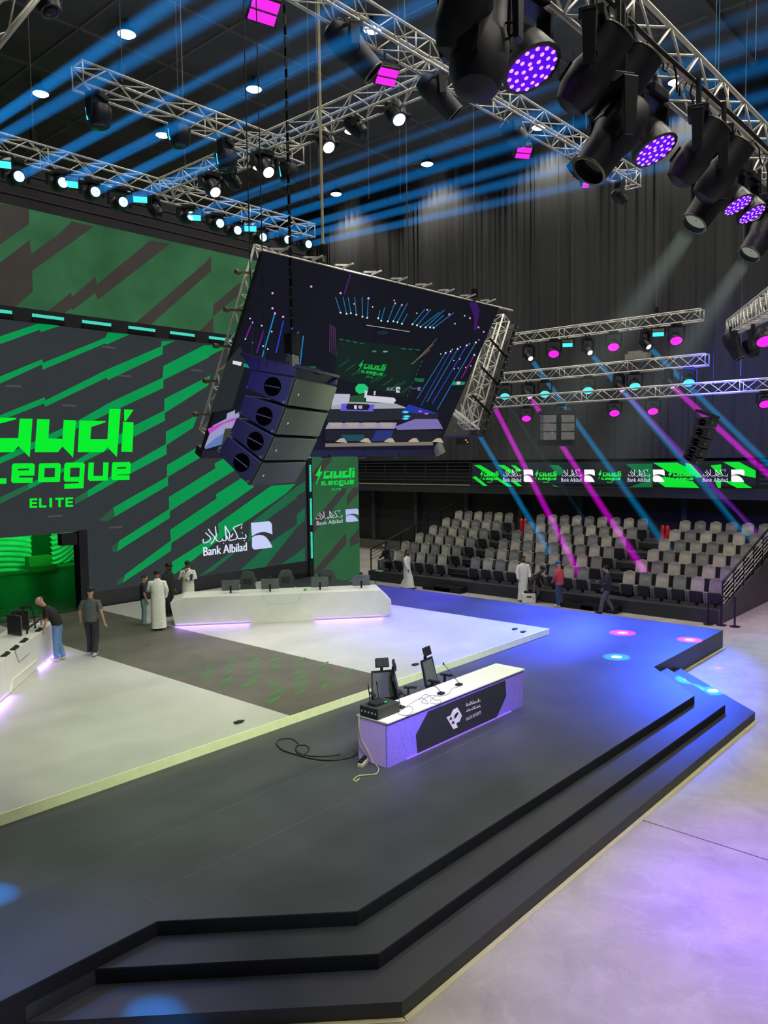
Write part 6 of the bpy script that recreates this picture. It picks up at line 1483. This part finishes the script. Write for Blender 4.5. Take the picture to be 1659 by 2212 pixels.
mb = MB(); p = M @ V((-0.12, 0.39, 1.24)); mb.box(p, (0.09, 0.08, 0.012), Matrix.Rotation(0.5, 3, 'X')); tag(mb.build('phone', mat('phone_dark', (30, 34, 40), 0.3)), 'dark phone held by the man in the dark jacket', 'phone')
q = V((SX0 - 0.30, 24.45 - 0.05, SZ0))
person('person in a dark top sitting sideways in the first seat, hand on head', q, V((-1, 0.25, 0)), 1.74, dict(pelvis=(0, 0, 0.50), spine=(0, 0.03, 0.67), chest=(0.02, 0.07, 0.85), neck=(0.03, 0.11, 1.01), head=(0.03, 0.17, 1.16), face=(0, 0.9, -0.5), shL=(-0.17, 0.08, 0.95), shR=(0.19, 0.08, 0.95), elL=(-0.30, 0.24, 1.05), wrL=(-0.10, 0.26, 1.20), elR=(0.26, 0.14, 0.70), wrR=(0.24, 0.34, 0.62), hpL=(-0.09, 0.05, 0.48), hpR=(0.09, 0.05, 0.48), knL=(-0.13, 0.42, 0.50), knR=(0.13, 0.42, 0.50), anL=(-0.13, 0.40, 0.085), anR=(0.13, 0.42, 0.085)), SK_L, ('shirt', (34, 36, 46)), (70, 76, 84), (190, 190, 186))
# things on the floor before the seats
q = onz(1141, 1301, 0); t = thing('equipment_case', 'white equipment case with a black handle slot on the floor before the seats', 'case', q)
Mz = Matrix.Rotation(math.atan2(R_.y, R_.x), 3, 'Z')
mb = MB(); mb.box(q + V((0, 0, 0.19)), (0.52, 0.42, 0.37), Mz); mb.build('body', M_white, t, bevel=0.02)
fr = Mz @ V((0, -0.212, 0)); mb = MB(); mb.box(q + fr + V((0, 0, 0.25)), (0.2, 0.012, 0.06), Mz); mb.box(q + fr + Mz @ V((0.17, 0, 0.2)), (0.02, 0.012, 0.06), Mz); mb.build('handle_slot', M_blk, t)
mb = MB(); mb.box(q + V((0, 0, 0.395)), (0.34, 0.22, 0.04), Mz); mb.box(q + Mz @ V((-0.1, 0, 0.43)), (0.12, 0.1, 0.06), Mz); tag(mb.build('cable_drum', M_blk), 'black gear lying on top of the white equipment case', 'gear')
# ------------------------------------------------------------------ hoist chains and steel cables
def cable(label, p, r=0.012, top=22.71, m=None, name='steel_cable', group=None, hook=False, chain=False):
    p = V(p); t = thing(name, label, 'cable' if not chain else 'chain', p, 0, group)
    mb = MB()
    if chain:
        n = int(min((top - p.z), 9.0) / 0.11)
        for i in range(n):
            z = p.z + i * 0.11
            if i % 2: mb.box((p.x, p.y, z), (0.034, 0.012, 0.09))
            else: mb.box((p.x, p.y, z), (0.012, 0.034, 0.09))
        mb.tube((p.x, p.y, p.z + n * 0.11), (p.x, p.y, top), 0.014, 5)
    else: mb.tube(p, (p.x, p.y, top), r, 6)
    mb.build('line', m or M_steel, t)
    if hook:
        mb = MB(); mb.box(p + V((0, 0, 0.22)), (0.12, 0.12, 0.22)); mb.path([p + V((0.0, 0, 0.12)), p + V((0.05, 0, 0.05)), p + V((0.03, 0, -0.03)), p + V((-0.04, 0, -0.03)), p + V((-0.05, 0, 0.03))], 0.014); mb.build('hook', M_blk2, t)
    return t
pt = ony(263, 158, YA); cable('hoist line on the open end of the overhead truss', (pt.x, YA, TZ + 0.2), 0.014, hook=True)
pt = ony(385, 230, YA); cable('pair of steel wires over the middle of the open ended truss', (pt.x, YA, TZ + 0.2), 0.012)
pt = ony(72, 300, YC); cable('thin steel wire over the left part of the LED wall truss', (pt.x, YC, TZ + 0.2), 0.014, hook=True)
pt = ony(400, 360, YC); cable('thin steel wire above the joint of the LED wall truss', (pt.x, YC, TZ + 0.2), 0.012, hook=True)
cable('thick cream hoist cable holding the near corner of the hanging screen', SCR(0.19, 1.02), 0.03, m=mat('cream_cable', (190, 178, 140), 0.6), name='hoist_cable', hook=True)
cable('thin steel wire at the far top corner of the hanging screen', SCR(0.86, 1.0), 0.014, hook=True)
cable('thin steel wire over the middle of the hanging screen', SCR(0.53, 1.0), 0.012)
for i, (x, y, d, lab) in enumerate(((545, 770, 7.9, 'left black cable above the near speaker array'), (572, 780, 7.9, 'right black cable above the near speaker array'))):
    cable(lab, atd(x, y, d), 0.006, m=M_cable, name='black_cable')
cable('black hoist chain carrying the near speaker array', HOOK, 0.02, chain=True, m=mat('chain_black', (22, 22, 22), 0.4, 0.6), name='hoist_chain', hook=True)
for i, (x, X, z, lab) in enumerate(((1418, 31.0, e1.z + 0.2, 'steel wire with clamp near the free end of the uppermost curtain truss'), (1206, 31.0, e1.z + 0.2, 'left steel wire over the uppermost curtain truss'), (1237, 31.0, e1.z + 0.2, 'second steel wire over the uppermost curtain truss'))):
    q = onx(x, 690, X); cable(lab, (X, q.y, z), 0.014, hook=(i == 0))
for i, (x, y, X, lab) in enumerate(((1540, 868, 29.0, 'black cable left above the far speaker array'), (1600, 812, 29.0, 'steel wire above the right end of the lowest curtain truss'))):
    q = onx(x, y, X); cable(lab, q, 0.014, m=(M_cable, M_steel)[i])
pt = ony(1266, 300, YB); cable('hoist line with hook near the curtain end of the top centre truss', (pt.x, YB, TZ + 0.2), 0.013, hook=True)
for i, (x, y, d, lab) in enumerate(((1552, 180, 22, 'left blue lit wire before the curtain at the right'), (1545, 190, 22, 'right blue lit wire before the curtain at the right'), (1632, 130, 20, 'long thin wire near the right edge of the frame'))):
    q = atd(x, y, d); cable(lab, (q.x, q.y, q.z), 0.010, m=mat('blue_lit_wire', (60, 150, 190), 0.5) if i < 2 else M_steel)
for i, x in enumerate((672, 690, 797, 865)):
    q = atd(x, 430, 19 + i); cable('%s from the left of the faint wires hanging before the dark ceiling' % ORD[i], q, 0.009, group='faint ceiling wires')
# ceiling house lamps
LHOUSE = glow('house_lamp', (255, 250, 225), 14.0)
k = 0
NM = {}
LAMPS = [((275, 60), 'above the open end of the lattice truss'), ((92, 188), 'near the left edge of the frame'), ((547, 180), 'between the black hoist cables'), ((350, 286), 'just left of the second dome lamp'), ((232, 348), 'seen low over the LED wall truss'), ((927, 345), 'at the top of the curtain, lighting its folds'), ((729, 413), 'beside the left end of the curtain'), ((800, 50), 'shining through the upper end of the top centre truss'), ((1160, 265), 'shining through the top centre truss near the curtain'), ((608, 462), 'behind the right end of the LED wall truss')]
for gx, gy in HL:
    q = V((gx, gy, 22.05)); v = cam_xy(q)
    if not (-40 < v[0] < IW + 40 and -40 < v[1] < IH): continue
    near = sorted((math.hypot(v[0] - p[0], v[1] - p[1]), n) for p, n in LAMPS)[0]
    if near[0] > 60: print('lamp without a name', v); near = (0, 'hidden behind the big moving heads')
    t = thing('house_lamp', 'glowing round ceiling lamp ' + near[1], 'ceiling lamp', q, 0, 'round ceiling lamps')
    mb = MB(); mb.lathe([(0.35, 0.1), (0.32, 0.25), (0.1, 0.45), (0.05, 0.655)], (0, 0, 0), (0, 0, 1), 18); mb.build('housing', M_blk2, t, world=False, smooth=40)
    mb = MB(); mb.lathe([(0.001, 0.02), (0.24, 0.03), (0.335, 0.09)], (0, 0, 0), (0, 0, 1), 18, cap=False); mb.build('diffuser', LHOUSE, t, world=False, smooth=True, fix=True)
# ------------------------------------------------------------------ light
W = SC.world = bpy.data.worlds.new('world'); W.use_nodes = True
W.node_tree.nodes['Background'].inputs[0].default_value = (0.75, 0.85, 1.0, 1)
W.node_tree.nodes['Background'].inputs[1].default_value = 0.035
for gx, gy in HL:
    light('house_lamp_light', 'SPOT', (gx, gy, 21.85), 930, (255, 250, 236), (gx, gy, 0), size=0.2, angle=130, blend=0.6)
for gx in (6.0, 12.0, 18.0, 24.0):
    for gy in (0.5, -6.0): light('house_lamp_light', 'SPOT', (gx, gy, 21.85), 1600, (255, 248, 232), (gx, gy, 0), size=0.2, angle=130, blend=0.6)  # added lights without fixtures, out of view, brightening the near floor
# added front fill spots in mid air before the nearest truss
for p, tg, pw in (((7.0, 4.0, 8.6), (8.5, 13, 0.7), 1700), ((11.5, 4.2, 9.0), (12, 13, 0.7), 1900), ((15.5, 4.2, 9.0), (17, 15, 0.7), 1900), ((3.5, 2.5, 8.2), (10.5, 9.5, 0.8), 1500)):
    light('front_fill', 'SPOT', p, pw, (238, 255, 208), tg, size=0.25, angle=62, blend=0.9)
light('front_fill', 'SPOT', (4.5, -1.5, 8.5), 420, (240, 255, 236), (5.7, 5.9, 6.2), size=0.3, angle=24, blend=0.8)  # added spot out of view, lifts the near array's grilles
light('side_fill', 'SPOT', (1.0, 5.5, 8.5), 900, (70, 30, 255), (5.2, 6.3, 6.2), size=0.2, angle=24, blend=0.8)  # added unseen violet spot for the near array's side
# violet wash lights: floor at the right and desk
for i, c in enumerate(WASH):
    tg = ((11.5, 8.9, 0.9), onz(1780, 1940, 0), onz(1640, 1335, 0), onz(1560, 2120, 0))[i]
    light('wash_lamp', 'SPOT', c + AW.normalized() * 0.35 + V((0, 0, -0.15)), (4600, 6000, 8000, 3600)[i], (150, 84, 255) if i == 0 else (190, 84, 255) if i == 2 else (126, 60, 255), tg, size=0.15, angle=(24, 40, 17, 34)[i], blend=1.0)
# blue and violet washes on the far side of the stage
for p, tg, pw, col, an in (((28.2, 14, 7.2), (22.0, 13.8, 0.5), 27000, (52, 80, 255), 50), ((28.2, 18, 7.2), (22.6, 19.5, 0.5), 20000, (66, 60, 255), 44), ((28.2, 10, 7.2), (21.0, 9.6, 0.5), 21000, (44, 86, 255), 48), ((27, 12, 9.5), (17.5, 14, 0.7), 2200, (120, 90, 255), 40), ((28.2, 8, 7.2), (25, 6, 0), 1500, (60, 150, 255), 40)):
    light('blue_wash', 'SPOT', p, pw, col, tg, size=0.3, angle=an, blend=0.8)
# hard spots on stage and steps
def spot_at(px, py, z, src, pw, col, ang, core=True):
    q = onz(px, py, z); light('spot_beam', 'SPOT', src, pw, col, q, size=0.02, angle=ang, blend=0.35 if core else 1)
    if core: light('spot_core', 'SPOT', src, pw * (0.9 if col[1] < 100 else 2), (255, 220, 255) if col[1] < 100 else (220, 255, 255), q, size=0.02, angle=ang * 0.42, blend=0.5)
spot_at(1345, 1367, S1, (25.5, 9, 12.5), 150000, (255, 0, 220), 3.6)
spot_at(1490, 1382, S1, (23, 5, 12), 150000, (255, 0, 220), 3.4)
spot_at(1332, 1419, S1, (24.5, 9.5, 12.5), 60000, (0, 200, 255), 3.2)
spot_at(1490, 1467, S2, (27, 9, 11), 45000, (0, 190, 255), 3.0)
spot_at(1540, 1492, S3, (27.5, 7, 11), 45000, (0, 190, 255), 2.6)
spot_at(1553, 1443, 0, (21.5, 3, 12), 16000, (255, 0, 220), 1.3, False)
spot_at(345, 2212, 0.1, (2, 16, 12), 60000, (0, 150, 255), 2.6, False)
spot_at(-10, 1932, S1, (2, 20, 12), 40000, (0, 150, 255), 2.2, False)
light('blue_corner', 'SPOT', (1.5, 16, 12.5), 6000, (30, 110, 255), (2.4, 7.2, 0.3), size=0.3, angle=26, blend=1)
# coloured light where the haze beams land on the seats
for c, d, Ln, rgb, lab, k, r, ang in BEAMS:
    if c.x > 27 and k > 0.5: light('beam_landing', 'SPOT', c + V(d) * 0.05, 4200, rgb, c + V(d), size=0.05, angle=2.6, blend=0.6)
# white key lamps on the platform
for c in KEYS: light('key_lamp', 'SPOT', c + V((0.2, -0.2, -0.35)), 700, (255, 255, 250), (13.5, 15, 0.7), size=0.2, angle=50, blend=0.8)
light('curtain_fill', 'SPOT', (27, 9, 9), 2600, (50, 56, 190), (36.5, 11, 7.5), size=0.4, angle=70, blend=1)  # added blue fill tinting the curtain, no fixture there
# green light in the tunnel
for p, tg in ((p_, V(t_)) for p_, t_ in (((13.5, 33.5, 3.2), (14.5, 37.8, 1.6)), ((18.6, 35.2, 3.2), (19.0, 39, 1.6)), ((16.5, 35.0, 3.3), (16.8, 40, 1.2)))):
    light('tunnel_lamp', 'SPOT', p, 330, (24, 255, 96), tg + V((0, 0, 0.6)), size=0.4, angle=100, blend=0.6)
light('tunnel_fill', 'POINT', (14, 31, 3.2), 9, (40, 255, 130), size=0.4)
# violet glow strips under the player desks
def strip_light(p, q, n, pw):
    p = V(p); q = V(q); d = q - p
    l = bpy.data.lights.new('strip_lamp', 'AREA'); l.shape = 'RECTANGLE'; l.size = d.length; l.size_y = 0.04; l.energy = pw; l.color = (0.42, 0.18, 1.0)
    o = bpy.data.objects.new('strip_lamp', l); COL.objects.link(o)
    z = -(V(n).normalized() * 0.5 + V((0, 0, -0.85))).normalized(); x = d.normalized(); y = z.cross(x).normalized(); x = y.cross(z)
    o.matrix_world = Matrix.Translation((p + q) / 2) @ Matrix((x, y, z)).transposed().to_4x4()
for p, q in (((380, 1350), (538, 1343)), ((682, 1337), (826, 1330))): strip_light(RP(*p, 0.06) + V((0, 0, 0.05)), RP(*q, 0.06) + V((0, 0, 0.05)), nR, 11)
for p, q in (((86, 1447), (122, 1408)), ((-60, 1570), (20, 1498))): strip_light(LP(*p, 0.06) + V((0, 0, 0.06)), LP(*q, 0.06) + V((0, 0, 0.06)), nL, 12)

# the wash and house lamps leave the thin haze of the beams alone
NOHZ = bpy.data.collections.new('not_haze')
for o in HZ.objects: NOHZ.objects.link(o)
for co in NOHZ.collection_objects: co.light_linking.link_state = 'EXCLUDE'
for o in bpy.data.objects:
    if o.type == 'LIGHT' and o.light_linking.receiver_collection is None: o.light_linking.receiver_collection = NOHZ
